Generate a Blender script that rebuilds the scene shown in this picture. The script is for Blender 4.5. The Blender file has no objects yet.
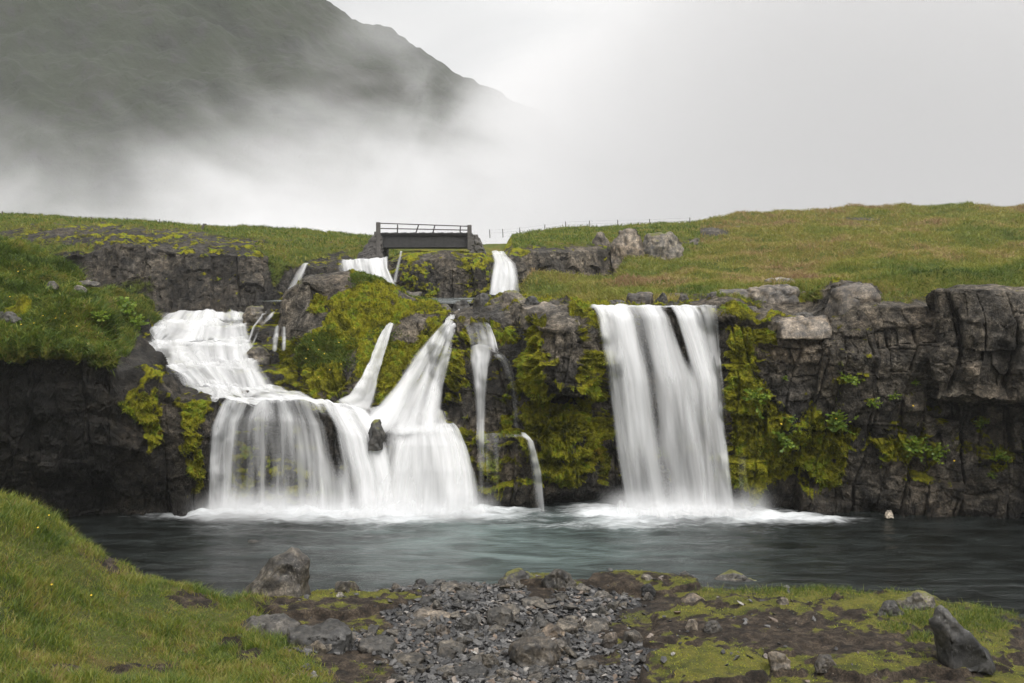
import bpy, bmesh, math, random
import numpy as np
from mathutils import Vector, Matrix

random.seed(7)
RNG = np.random.default_rng(11)
sc = bpy.context.scene
COL = sc.collection
R = math.radians

# ------------------------------------------------------------------ camera
CAM = np.array([0.0, 0.0, 5.55]); PITCH = R(3.25); FPX = 1024 * 35 / 36.0
FWD = np.array([0, math.cos(PITCH), -math.sin(PITCH)]); UPV = np.array([0, math.sin(PITCH), math.cos(PITCH)])
def P(px, py, Y):
    """world point at depth Y that the photograph shows at pixel px,py"""
    a = (px - 512.0) / FPX; b = (341.5 - py) / FPX
    d = np.array([a, FWD[1] + b * UPV[1], FWD[2] + b * UPV[2]])
    return CAM + d * (Y / d[1])
def proj(v):
    d = v - CAM
    z = np.maximum(d @ FWD, 1e-4)
    return 512 + FPX * d[..., 0] / z, 341.5 - FPX * (d @ UPV) / z
def depthwidth(npx, Y): return npx * Y / FPX

# ------------------------------------------------------------------ noise
def _h(ix, iy, iz, seed):
    with np.errstate(over='ignore'):
        h = (ix.astype(np.int64).astype(np.uint32) * np.uint32(374761393) + iy.astype(np.int64).astype(np.uint32) * np.uint32(668265263)
             + iz.astype(np.int64).astype(np.uint32) * np.uint32(2147483647) + np.uint32((seed * 1013904223 + 12345) & 0xffffffff))
        h = (h ^ (h >> np.uint32(13))) * np.uint32(1274126177)
        h = (h ^ (h >> np.uint32(16))) * np.uint32(2246822519)
        return h ^ (h >> np.uint32(15))
def _u(h): return h.astype(np.float64) / 4294967295.0
def noise(p, seed=0):
    """gradient noise about -1..1 of p (N,3)"""
    i = np.floor(p); f = p - i
    w = f * f * f * (f * (f * 6 - 15) + 10)
    out = 0
    for dx in (0, 1):
        wx = w[:, 0] if dx else 1 - w[:, 0]
        for dy in (0, 1):
            wy = w[:, 1] if dy else 1 - w[:, 1]
            for dz in (0, 1):
                wz = w[:, 2] if dz else 1 - w[:, 2]
                h = _h(i[:, 0] + dx, i[:, 1] + dy, i[:, 2] + dz, seed)
                gx = (h & np.uint32(1023)).astype(np.float64) / 511.5 - 1
                gy = ((h >> np.uint32(10)) & np.uint32(1023)).astype(np.float64) / 511.5 - 1
                gz = ((h >> np.uint32(20)) & np.uint32(1023)).astype(np.float64) / 511.5 - 1
                out = out + wx * wy * wz * (gx * (f[:, 0] - dx) + gy * (f[:, 1] - dy) + gz * (f[:, 2] - dz))
    return out * 1.5
def fbm(p, octv=4, seed=0, gain=0.5, lac=2.03):
    a = 1.0; s = 0; q = p
    for o in range(octv):
        s = s + a * noise(q, seed + o * 17); q = q * lac + 3.7; a *= gain
    return s
def voro(p, seed=0):
    """F1, F2, three cell randoms, vector from the cell's centre"""
    i = np.floor(p)
    n = len(p); f1 = np.full(n, 9.0); f2 = np.full(n, 9.0); cid = np.zeros(n, np.uint32); vec = np.zeros((n, 3))
    for dx in (-1, 0, 1):
        for dy in (-1, 0, 1):
            for dz in (-1, 0, 1):
                cx, cy, cz = i[:, 0] + dx, i[:, 1] + dy, i[:, 2] + dz
                h = _h(cx, cy, cz, seed)
                c = np.stack([cx + .1 + .8 * (h & np.uint32(1023)) / 1023.0, cy + .1 + .8 * ((h >> np.uint32(10)) & np.uint32(1023)) / 1023.0,
                              cz + .1 + .8 * ((h >> np.uint32(20)) & np.uint32(1023)) / 1023.0], 1)
                v = p - c; d = np.sqrt((v * v).sum(1))
                near = d < f1
                f2 = np.where(near, f1, np.minimum(f2, d)); f1 = np.where(near, d, f1)
                cid = np.where(near, h, cid); vec = np.where(near[:, None], v, vec)
    z = np.zeros(n)
    r = [_u(_h(cid.astype(np.float64) % 65536, np.floor(cid / 65536.0), z + k, seed + 5)) for k in range(3)]
    return f1, f2, r, vec
def blocks(u, z, dp, w, h, seed):
    """jointed rock: columns of width w cut into blocks of height h; protrusion about -.5...5 with a tilted face, distance to the joint"""
    o = np.zeros_like(u)
    q = np.stack([u * .55 / w, z * .22 / h, dp * .3 + seed], 1)
    uu = u / w + .38 * noise(q, seed) + .12 * noise(q * 3.1, seed + 1); i = np.floor(uu); fu = uu - i
    hi = _u(_h(i, o, o, seed + 3)); hs = h * (.6 + .9 * _u(_h(i, o + 1, o, seed + 3)))
    zz = z / hs + hi * 7 + .25 * noise(np.stack([u * .7 / w, z * .8 / h, o + seed + i * .37], 1), seed + 4); j = np.floor(zz); fz = zz - j
    r = [_u(_h(i, j, o + k, seed + 6)) for k in range(4)]
    e = (r[0] - .5) + (r[1] - .5) * (fu - .5) * 1.0 + (r[2] - .5) * (fz - .5) * .9
    ed = np.minimum(np.minimum(fu, 1 - fu) * w, np.minimum(fz, 1 - fz) * hs)
    edv = np.minimum(fu, 1 - fu) * w
    return e, ed, edv, r[3]
def sstep(a, b, x):
    t = np.clip((x - a) / (b - a), 0, 1); return t * t * (3 - 2 * t)
def blob(PX, PY, cx, cy, rx, ry, s=1.0):
    return s * np.exp(-(((PX - cx) / rx) ** 2 + ((PY - cy) / ry) ** 2))

# ------------------------------------------------------------------ objects
def tag(o, label=None, cat=None, group=None, kind=None):
    if label: o['label'] = label
    if cat: o['category'] = cat
    if group: o['group'] = group
    if kind: o['kind'] = kind
    return o
def link(name, me, mat=None, parent=None):
    o = bpy.data.objects.new(name, me); COL.objects.link(o)
    if mat: me.materials.append(mat)
    if parent: o.parent = parent
    return o
def mesh_np(name, V, loops, counts, attrs=None, uv=None, smooth=True, vec=None):
    me = bpy.data.meshes.new(name)
    V = np.asarray(V, np.float32); loops = np.asarray(loops, np.int32).ravel(); counts = np.asarray(counts, np.int32)
    me.vertices.add(len(V)); me.vertices.foreach_set('co', V.ravel())
    me.loops.add(len(loops)); me.loops.foreach_set('vertex_index', loops)
    me.polygons.add(len(counts))
    st = np.zeros(len(counts), np.int32); st[1:] = np.cumsum(counts)[:-1]
    me.polygons.foreach_set('loop_start', st)
    me.polygons.foreach_set('use_smooth', np.full(len(counts), smooth, bool))
    for k, a in (attrs or {}).items():
        at = me.attributes.new(k, 'FLOAT', 'POINT'); at.data.foreach_set('value', np.asarray(a, np.float32).ravel())
    if uv is not None:
        l = me.uv_layers.new(name='UVMap'); l.data.foreach_set('uv', np.asarray(uv, np.float32)[loops].ravel())
    me.update(calc_edges=True); me.validate()
    return me
def grid_faces(nu, nv, flip=False):
    i = np.arange(nu - 1)[:, None] * nv + np.arange(nv - 1)[None, :]
    q = np.stack([i, i + nv, i + nv + 1, i + 1], -1).reshape(-1, 4)
    return q[:, ::-1] if flip else q
def grid_normals(G):
    du = np.gradient(G, axis=0); dv = np.gradient(G, axis=1)
    n = np.cross(du, dv); n /= np.maximum(np.linalg.norm(n, axis=2, keepdims=True), 1e-9)
    return n
def smooth_grid(G, it):
    for _ in range(it):
        H = G.copy(); H[1:-1] = .25 * G[:-2] + .5 * G[1:-1] + .25 * G[2:]; G = H
        H = G.copy(); H[:, 1:-1] = .25 * G[:, :-2] + .5 * G[:, 1:-1] + .25 * G[:, 2:]; G = H
    return G
def part_mesh(name, boxes):
    """boxes/bars -> one bevelled mesh; each item (centre, size, rotation matrix or None)"""
    bm = bmesh.new()
    for c, s, rot in boxes:
        m = Matrix.Translation(Vector(c)) @ (rot.to_4x4() if rot else Matrix.Identity(4)) @ Matrix.Diagonal((s[0], s[1], s[2], 1))
        bmesh.ops.create_cube(bm, size=1, matrix=m)
    bmesh.ops.bevel(bm, geom=bm.edges[:], offset=min(min(s) for _, s, _ in boxes) * .12, segments=1, affect='EDGES')
    me = bpy.data.meshes.new(name); bm.to_mesh(me); bm.free()
    return me

# ------------------------------------------------------------------ materials
class NT:
    def __init__(self, name):
        self.m = bpy.data.materials.new(name); self.m.use_nodes = True
        self.t = self.m.node_tree; self.t.nodes.clear()
        self.out = self.t.nodes.new('ShaderNodeOutputMaterial')
    def n(self, typ, **kw):
        x = self.t.nodes.new('ShaderNode' + typ)
        ins = kw.pop('i', {})
        for k, v in kw.items(): setattr(x, k, v)
        for k, v in ins.items(): self.set(x, k, v)
        return x
    def set(self, x, k, v):
        s = x.inputs[k]
        if isinstance(v, bpy.types.NodeSocket): self.t.links.new(v, s)
        elif isinstance(v, bpy.types.Node): self.t.links.new(v.outputs[0], s)
        else:
            if hasattr(s.default_value, '__len__') and len(s.default_value) == 4 and len(v) == 3: v = (*v, 1)
            s.default_value = v
    def coord(self, scale=(1, 1, 1), rand=False):
        c = self.n('TexCoord').outputs['Object']
        if rand:
            r = self.n('ObjectInfo').outputs['Random']
            k = self.n('Math', operation='MULTIPLY', i={0: r, 1: 57.0})
            c = self.n('VectorMath', operation='ADD', i={0: c, 1: self.n('CombineXYZ', i={0: k, 1: k, 2: k})}).outputs[0]
        if scale != (1, 1, 1):
            c = self.n('VectorMath', operation='MULTIPLY', i={0: c, 1: scale}).outputs[0]
        return c
    def noise(self, c, scale, detail=5, rough=.55, dist=0):
        return self.n('TexNoise', i={'Vector': c, 'Scale': scale, 'Detail': detail, 'Roughness': rough, 'Distortion': dist}).outputs[0]
    def ramp(self, f, stops):
        x = self.n('ValToRGB', i={0: f}); e = x.color_ramp.elements
        while len(e) < len(stops): e.new(.5)
        for el, (p, c) in zip(e, stops):
            el.position = p; el.color = (*c, 1) if len(c) == 3 else c
        return x.outputs[0]
    def fac(self, f, a, b, lo=0., hi=1.):
        return self.n('MapRange', interpolation_type='SMOOTHSTEP', i={0: f, 1: a, 2: b, 3: lo, 4: hi}).outputs[0]
    def mix(self, f, a, b, mode='MIX'):
        x = self.n('Mix', data_type='RGBA', blend_type=mode)
        self.set(x, 0, f); self.set(x, 6, a); self.set(x, 7, b)
        return x.outputs[2]
    def math(self, op, a, b=0., c=0.):
        return self.n('Math', operation=op, i={0: a, 1: b, 2: c}).outputs[0]
    def attr(self, name): return self.n('Attribute', attribute_name=name).outputs['Fac']
    def done(self, sh, vol=None):
        if sh is not None: self.t.links.new(sh.outputs[0], self.out.inputs['Surface'])
        return self.m

def rock_nodes(t, c, dark=1.0, warm=.5):
    big = t.noise(c, .7, 4); mid = t.noise(c, 4.2, 8, .68); fine = t.noise(c, 26, 6, .7)
    col = t.ramp(mid, [(.36, (.012 * dark, .0112 * dark, .0105 * dark)), (.46, (.042 * dark, .0395 * dark, .0345 * dark)), (.54, (.078 * dark, .0725 * dark, .063 * dark)), (.66, (.17 * dark, .160 * dark, .141 * dark))])
    tint = t.ramp(big, [(.3, (.72, .74, .8)), (.5, (1.02, .98, .92)), (.72, (1.16, 1.04, .92))])
    col = t.mix(1., col, tint, 'MULTIPLY')
    col = t.mix(1., col, t.ramp(t.noise(c, .42, 3, .5, .4), [(.36, (.5, .5, .5)), (.5, (1, 1, 1)), (.62, (1.5, 1.47, 1.42))]), 'MULTIPLY')
    streak = t.noise(t.n('VectorMath', operation='MULTIPLY', i={0: c, 1: (3.2, 3.2, .35)}).outputs[0], 1.3, 5, .6)
    col = t.mix(t.fac(streak, .5, .75, 0, .55), col, (.022, .02, .018))
    col = t.mix(1., col, t.ramp(fine, [(.34, (.42, .42, .42)), (.5, (1, 1, 1)), (.64, (1.55, 1.52, 1.48))]), 'MULTIPLY')
    lich = t.fac(fine, .56, .66)
    lich = t.math('MULTIPLY', lich, t.fac(t.noise(c, 1.7, 4), .42, .62, 0, .55))
    col = t.mix(lich, col, (.26, .25, .225))
    return col, mid, fine, big

def mat_cliff(name, dark=1.0):
    t = NT(name); c = t.coord()
    col, mid, fine, big = rock_nodes(t, c, dark)
    mo = t.math('ADD', t.attr('moss'), t.math('MULTIPLY', t.math('SUBTRACT', mid, .5), .9))
    mo = t.fac(mo, .42, .58)
    mn = t.noise(c, 2.2, 5, .6); mf = t.noise(c, 15, 5, .7)
    mcol = t.ramp(mn, [(.28, (.040, .044, .008)), (.40, (.100, .100, .011)), (.52, (.25, .235, .018)), (.62, (.15, .21, .020)), (.75, (.25, .17, .022))])
    mcol = t.mix(1., mcol, t.ramp(mf, [(.3, (.45, .45, .45)), (.5, (.95, .95, .95)), (.7, (1.45, 1.4, 1.3))]), 'MULTIPLY')
    gr = t.fac(t.math('ADD', t.attr('grass'), t.math('MULTIPLY', t.math('SUBTRACT', mid, .5), .7)), .42, .58)
    gn = t.noise(c, .55, 6, .6)
    gcol = t.ramp(gn, [(.3, (.045, .070, .014)), (.45, (.095, .110, .022)), (.58, (.135, .125, .028)), (.72, (.150, .112, .045))])
    gcol = t.mix(1., gcol, t.ramp(mf, [(.3, (.5, .5, .5)), (.5, (1, 1, 1)), (.7, (1.35, 1.3, 1.2))]), 'MULTIPLY')
    tn = t.attr('tone'); col = t.mix(1., col, t.n('CombineXYZ', i={0: t.math('MULTIPLY', tn, 1.05), 1: tn, 2: t.math('MULTIPLY', tn, .94)}).outputs[0], 'MULTIPLY')
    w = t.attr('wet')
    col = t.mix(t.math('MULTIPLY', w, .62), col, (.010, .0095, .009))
    col = t.mix(mo, col, mcol); col = t.mix(gr, col, gcol)
    soft = t.math('MAXIMUM', mo, gr)
    rough = t.math('SUBTRACT', t.math('MULTIPLY_ADD', fine, .3, .62), t.math('MULTIPLY', w, .42))
    rough = t.math('MAXIMUM', rough, soft)
    b1 = t.n('Bump', i={'Strength': 1., 'Distance': .16, 'Height': mid})
    b2 = t.n('Bump', i={'Strength': 1., 'Distance': .035, 'Height': fine, 'Normal': b1})
    b3 = t.n('Bump', i={'Strength': .9, 'Distance': .04, 'Height': t.math('MULTIPLY', mf, soft), 'Normal': b2})
    p = t.n('BsdfPrincipled', i={'Base Color': col, 'Roughness': rough, 'Normal': b3})
    t.set(p, 'Specular IOR Level', t.math('MULTIPLY_ADD', soft, -.2, .28))
    return t.done(p)
M = {}
M['cliff'] = mat_cliff('cliff_rock', 1.15); M['cliff_far'] = mat_cliff('cliff_rock_far', .58); M['cliff_dark'] = mat_cliff('cliff_rock_dark_basalt', .42); M['cliff_pale'] = mat_cliff('cliff_rock_weathered', 1.45)

def mat_stone(name, dark=1.0, moss=.0, tintc=(1, 1, 1)):
    t = NT(name); c = t.coord(rand=True)
    col, mid, fine, big = rock_nodes(t, c, dark)
    fine2 = t.noise(c, 60, 4, .7)
    rnd = t.n('ObjectInfo').outputs['Random']
    col = t.mix(1., col, t.ramp(rnd, [(0, (.7, .74, .82)), (.35, (1, 1, 1)), (.7, (1.25, 1.2, 1.15)), (.93, (.9, .86, .8)), (1, (1.3, 1.1, .9))]), 'MULTIPLY')
    col = t.mix(1., col, tintc, 'MULTIPLY')
    if moss:
        nz = t.n('SeparateXYZ', i={0: t.n('NewGeometry').outputs['Normal']}).outputs[2]
        mo = t.math('ADD', t.math('MULTIPLY', nz, .5), t.math('MULTIPLY', t.math('SUBTRACT', mid, .5), 1.2))
        mo = t.fac(mo, .62 - moss * .5, .75 - moss * .5)
        mcol = t.ramp(t.noise(c, 9, 5, .7), [(.3, (.03, .034, .008)), (.5, (.10, .10, .014)), (.7, (.13, .12, .02))])
        col = t.mix(mo, col, mcol)
    b1 = t.n('Bump', i={'Strength': .6, 'Distance': .03, 'Height': mid})
    b2 = t.n('Bump', i={'Strength': .5, 'Distance': .01, 'Height': fine, 'Normal': b1})
    p = t.n('BsdfPrincipled', i={'Base Color': col, 'Roughness': t.math('MULTIPLY_ADD', fine, .35, .38), 'Normal': b2})
    return t.done(p)
M['stone'] = mat_stone('basalt_stone', .8); M['boulder'] = mat_stone('boulder_rock', .66); M['slab'] = mat_stone('pale_slab_rock', 1.2, 0, (1.05, 1, .96))
M['mossy'] = mat_stone('mossy_boulder_rock', 1.2, .62); M['white'] = mat_stone('white_pebble', 4.0); M['brown'] = mat_stone('brown_stone', 1.3, 0, (1.05, .95, .88))

def mat_gravel():
    t = NT('gravel_stones'); c = t.coord()
    r = t.attr('tint')
    col = t.ramp(r, [(0, (.014, .0135, .0135)), (.3, (.034, .033, .033)), (.6, (.062, .060, .058)), (.85, (.115, .11, .106)), (.95, (.14, .098, .068)), (1, (.3, .29, .27))])
    n = t.noise(c, 40, 5, .7)
    col = t.mix(1., col, t.ramp(n, [(.3, (.55, .55, .55)), (.6, (1.2, 1.2, 1.2))]), 'MULTIPLY')
    p = t.n('BsdfPrincipled', i={'Base Color': col, 'Roughness': .5, 'Normal': t.n('Bump', i={'Strength': .4, 'Distance': .01, 'Height': n})})
    return t.done(p)
M['gravel'] = mat_gravel()

def mat_ground():
    t = NT('shore_ground'); c = t.coord()
    big = t.noise(c, .8, 5); mid = t.noise(c, 5, 7, .65); fine = t.noise(c, 38, 6, .7)
    soil = t.ramp(mid, [(.36, (.009, .007, .0052)), (.5, (.029, .0215, .015)), (.62, (.060, .046, .033))])
    soil = t.mix(1., soil, t.ramp(fine, [(.36, (.35, .35, .35)), (.5, (1, 1, 1)), (.62, (1.7, 1.65, 1.6))]), 'MULTIPLY')
    grav = t.ramp(fine, [(.3, (.02, .02, .021)), (.5, (.05, .05, .052)), (.7, (.11, .11, .11))])
    col = t.mix(t.fac(t.math('ADD', t.attr('gravel'), t.math('MULTIPLY', t.math('SUBTRACT', mid, .5), .6)), .4, .6), soil, grav)
    mo = t.fac(t.math('ADD', t.attr('moss'), t.math('MULTIPLY', t.math('SUBTRACT', mid, .5), 1.0)), .44, .6)
    mcol = t.ramp(t.noise(c, 3.2, 5, .6), [(.3, (.034, .040, .009)), (.48, (.078, .080, .013)), (.6, (.108, .100, .018)), (.75, (.062, .088, .014))])
    mcol = t.mix(1., mcol, t.ramp(fine, [(.3, (.45, .45, .45)), (.5, (1, 1, 1)), (.7, (1.4, 1.35, 1.25))]), 'MULTIPLY')
    gr = t.fac(t.math('ADD', t.attr('grass'), t.math('MULTIPLY', t.math('SUBTRACT', mid, .5), .9)), .44, .6)
    gcol = t.ramp(big, [(.3, (.032, .048, .010)), (.5, (.066, .074, .015)), (.7, (.092, .074, .022))])
    gcol = t.mix(1., gcol, t.ramp(fine, [(.3, (.4, .4, .4)), (.5, (.95, .95, .95)), (.7, (1.4, 1.35, 1.25))]), 'MULTIPLY')
    col = t.mix(mo, col, mcol); col = t.mix(gr, col, gcol)
    col = t.mix(t.math('MULTIPLY', t.attr('wet'), .6), col, (.008, .008, .008))
    b1 = t.n('Bump', i={'Strength': .8, 'Distance': .05, 'Height': mid})
    b2 = t.n('Bump', i={'Strength': .9, 'Distance': .02, 'Height': fine, 'Normal': b1})
    p = t.n('BsdfPrincipled', i={'Base Color': col, 'Roughness': t.math('MULTIPLY_ADD', t.attr('wet'), -.5, .9), 'Normal': b2})
    t.set(p, 'Specular IOR Level', .25)
    return t.done(p)
M['ground'] = mat_ground()

def mat_blade(name, stops):
    t = NT(name)
    col = t.ramp(t.attr('tint'), stops)
    d = t.n('BsdfDiffuse', i={'Color': col}); tr = t.n('BsdfTranslucent', i={'Color': col})
    g = t.n('BsdfGlossy', i={'Color': (.6, .6, .6), 'Roughness': .45})
    m = t.n('MixShader', i={0: .35, 1: d.outputs[0], 2: tr.outputs[0]})
    m2 = t.n('MixShader', i={0: .035, 1: m.outputs[0], 2: g.outputs[0]})
    return t.done(m2)
M['grass'] = mat_blade('grass_blades', [(0, (.042, .072, .010)), (.3, (.098, .150, .018)), (.5, (.190, .215, .028)), (.68, (.25, .225, .042)), (.82, (.255, .190, .080)), (1, (.20, .115, .062))])
M['hillgrass'] = mat_blade('hill_grass_blades', [(0, (.055, .090, .014)), (.3, (.12, .165, .024)), (.5, (.21, .222, .036)), (.68, (.285, .248, .055)), (.82, (.32, .235, .10)), (1, (.26, .155, .085))])
M['moss'] = mat_blade('moss_shoots', [(0, (.050, .060, .008)), (.25, (.15, .165, .012)), (.5, (.36, .35, .022)), (.72, (.25, .36, .026)), (1, (.38, .26, .022))])
M['leaf'] = mat_blade('plant_leaves', [(0, (.08, .14, .014)), (.5, (.16, .25, .022)), (1, (.25, .30, .035))])

def mat_fall():
    t = NT('falling_water')
    uv = t.n('UVMap').outputs[0]
    s = t.n('VectorMath', operation='MULTIPLY', i={0: uv, 1: (1, .10, 1)}).outputs[0]
    n1 = t.noise(s, 3.4, 2, .45, .1); n2 = t.noise(t.n('VectorMath', operation='MULTIPLY', i={0: uv, 1: (1, .05, 1)}).outputs[0], 19, 4, .6)
    st = t.math('ADD', t.math('MULTIPLY', t.math('SUBTRACT', n1, .5), 1.25), t.math('MULTIPLY', t.math('SUBTRACT', n2, .5), .24))
    a = t.math('ADD', t.attr('dens'), t.math('MULTIPLY', st, t.attr('streak')))
    a = t.fac(a, 0.0, 1.0, 0, .985)
    d = t.n('BsdfDiffuse', i={'Color': (.90, .905, .91)}); tl = t.n('BsdfTranslucent', i={'Color': (.90, .905, .91)})
    m = t.n('MixShader', i={0: .38, 1: d.outputs[0], 2: tl.outputs[0]})
    x = t.n('MixShader', i={0: a, 1: t.n('BsdfTransparent').outputs[0], 2: m.outputs[0]})
    return t.done(x)
M['fall'] = mat_fall()

def mat_pool():
    t = NT('pool_water'); c = t.coord()
    s = t.n('VectorMath', operation='MULTIPLY', i={0: c, 1: (.55, 1.9, 1)}).outputs[0]
    n1 = t.noise(s, 1.3, 5, .6, .6); n2 = t.noise(s, 5.5, 5, .6, .3); n3 = t.noise(s, 16, 4, .6)
    fo = t.math('ADD', t.attr('foam'), t.math('MULTIPLY', t.math('SUBTRACT', n2, .5), .55))
    fo = t.math('ADD', fo, t.math('MULTIPLY', t.math('SUBTRACT', n1, .5), .45))
    fo = t.fac(fo, .22, 1.0, 0, .97)
    base = t.mix(t.fac(n1, .35, .7), (.006, .007, .006), (.022, .026, .025))
    bub = t.attr('bubbles')
    base = t.mix(t.math('MULTIPLY', bub, t.fac(n1, .3, .7, .35, 1.)), base, (.132, .170, .164))
    col = t.mix(fo, base, (.84, .87, .89))
    b1 = t.n('Bump', i={'Strength': .6, 'Distance': .13, 'Height': n1})
    b2 = t.n('Bump', i={'Strength': .6, 'Distance': .05, 'Height': n2, 'Normal': b1})
    b3 = t.n('Bump', i={'Strength': .3, 'Distance': .01, 'Height': n3, 'Normal': b2})
    p = t.n('BsdfPrincipled', i={'Base Color': col, 'Roughness': t.math('MULTIPLY_ADD', fo, .6, .16), 'IOR': 1.33, 'Normal': b3})
    return t.done(p)
M['pool'] = mat_pool()

def mat_mountain():
    t = NT('mountain_slope'); c = t.coord((.01, .01, .01))
    a = t.noise(c, 1.2, 8, .62); b = t.noise(t.n('VectorMath', operation='MULTIPLY', i={0: c, 1: (3, 3, .8)}).outputs[0], 3, 7, .65)
    col = t.ramp(a, [(.36, (.009, .012, .0065)), (.5, (.020, .027, .012)), (.64, (.028, .030, .021))])
    col = t.mix(t.fac(b, .52, .66, 0, .8), col, (.028, .027, .026))
    p = t.n('BsdfPrincipled', i={'Base Color': col, 'Roughness': .95, 'Normal': t.n('Bump', i={'Strength': 1., 'Distance': 6., 'Height': b})})
    return t.done(p)
M['mountain'] = mat_mountain()

def mat_simple(name, col, rough, scale=6, var=.35, metal=0):
    t = NT(name); c = t.coord()
    n = t.noise(c, scale, 6, .65); n2 = t.noise(t.n('VectorMath', operation='MULTIPLY', i={0: c, 1: (1, 1, .2)}).outputs[0], scale * .6, 5, .6)
    k = t.ramp(n, [(.3, (1 - var,) * 3), (.7, (1 + var,) * 3)])
    cc = t.mix(1., col, k, 'MULTIPLY'); cc = t.mix(t.fac(n2, .55, .75, 0, .5), cc, tuple(x * .5 for x in col))
    p = t.n('BsdfPrincipled', i={'Base Color': cc, 'Roughness': rough, 'Metallic': metal, 'Normal': t.n('Bump', i={'Strength': .5, 'Distance': .02, 'Height': n})})
    return t.done(p)
M['beam'] = mat_simple('weathered_dark_timber', (.030, .029, .029), .75)
M['concrete'] = mat_simple('old_concrete', (.085, .078, .072), .9, 4)
M['iron'] = mat_simple('rusty_iron_rail', (.035, .028, .025), .6, 12)
M['wood'] = mat_simple('grey_fence_wood', (.10, .088, .075), .85, 9)
M['petal'] = mat_simple('yellow_petals', (.62, .42, .02), .7, 20, .15)
M['stem'] = mat_simple('plant_stem', (.06, .09, .02), .8, 20, .2)

# ------------------------------------------------------------------ lofted cliffs
REG = []      # meshes that things can be scattered on: dict(V, N, F, attrs)
def loft_cols(cols, nu, nv, sm):
    pxs = np.array([c[0] for c in cols], float)
    K = len(cols[0][1])
    C = np.zeros((len(cols), K, 3))
    for a, (px, prof) in enumerate(cols):
        assert len(prof) == K, (px, len(prof), K)
        for k, q in enumerate(prof):
            C[a, k] = P(px + (q[2] if len(q) > 2 else 0), q[0], q[1])
    seg = np.linalg.norm(np.diff(C, axis=1), axis=2).mean(0)
    seg = np.minimum(seg, 3.0)
    t = np.concatenate([[0], np.cumsum(seg)]); t /= t[-1]
    tv = np.linspace(0, 1, nv)
    A = np.zeros((len(cols), nv, 3))
    for a in range(len(cols)):
        for d in range(3): A[a, :, d] = np.interp(tv, t, C[a, :, d])
    tu = np.linspace(pxs[0], pxs[-1], nu)
    G = np.zeros((nu, nv, 3))
    for j in range(nv):
        for d in range(3): G[:, j, d] = np.interp(tu, pxs, A[:, j, d])
    G = smooth_grid(G, sm)
    kk = np.interp(tv, t, np.arange(K))
    return G, kk
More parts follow.
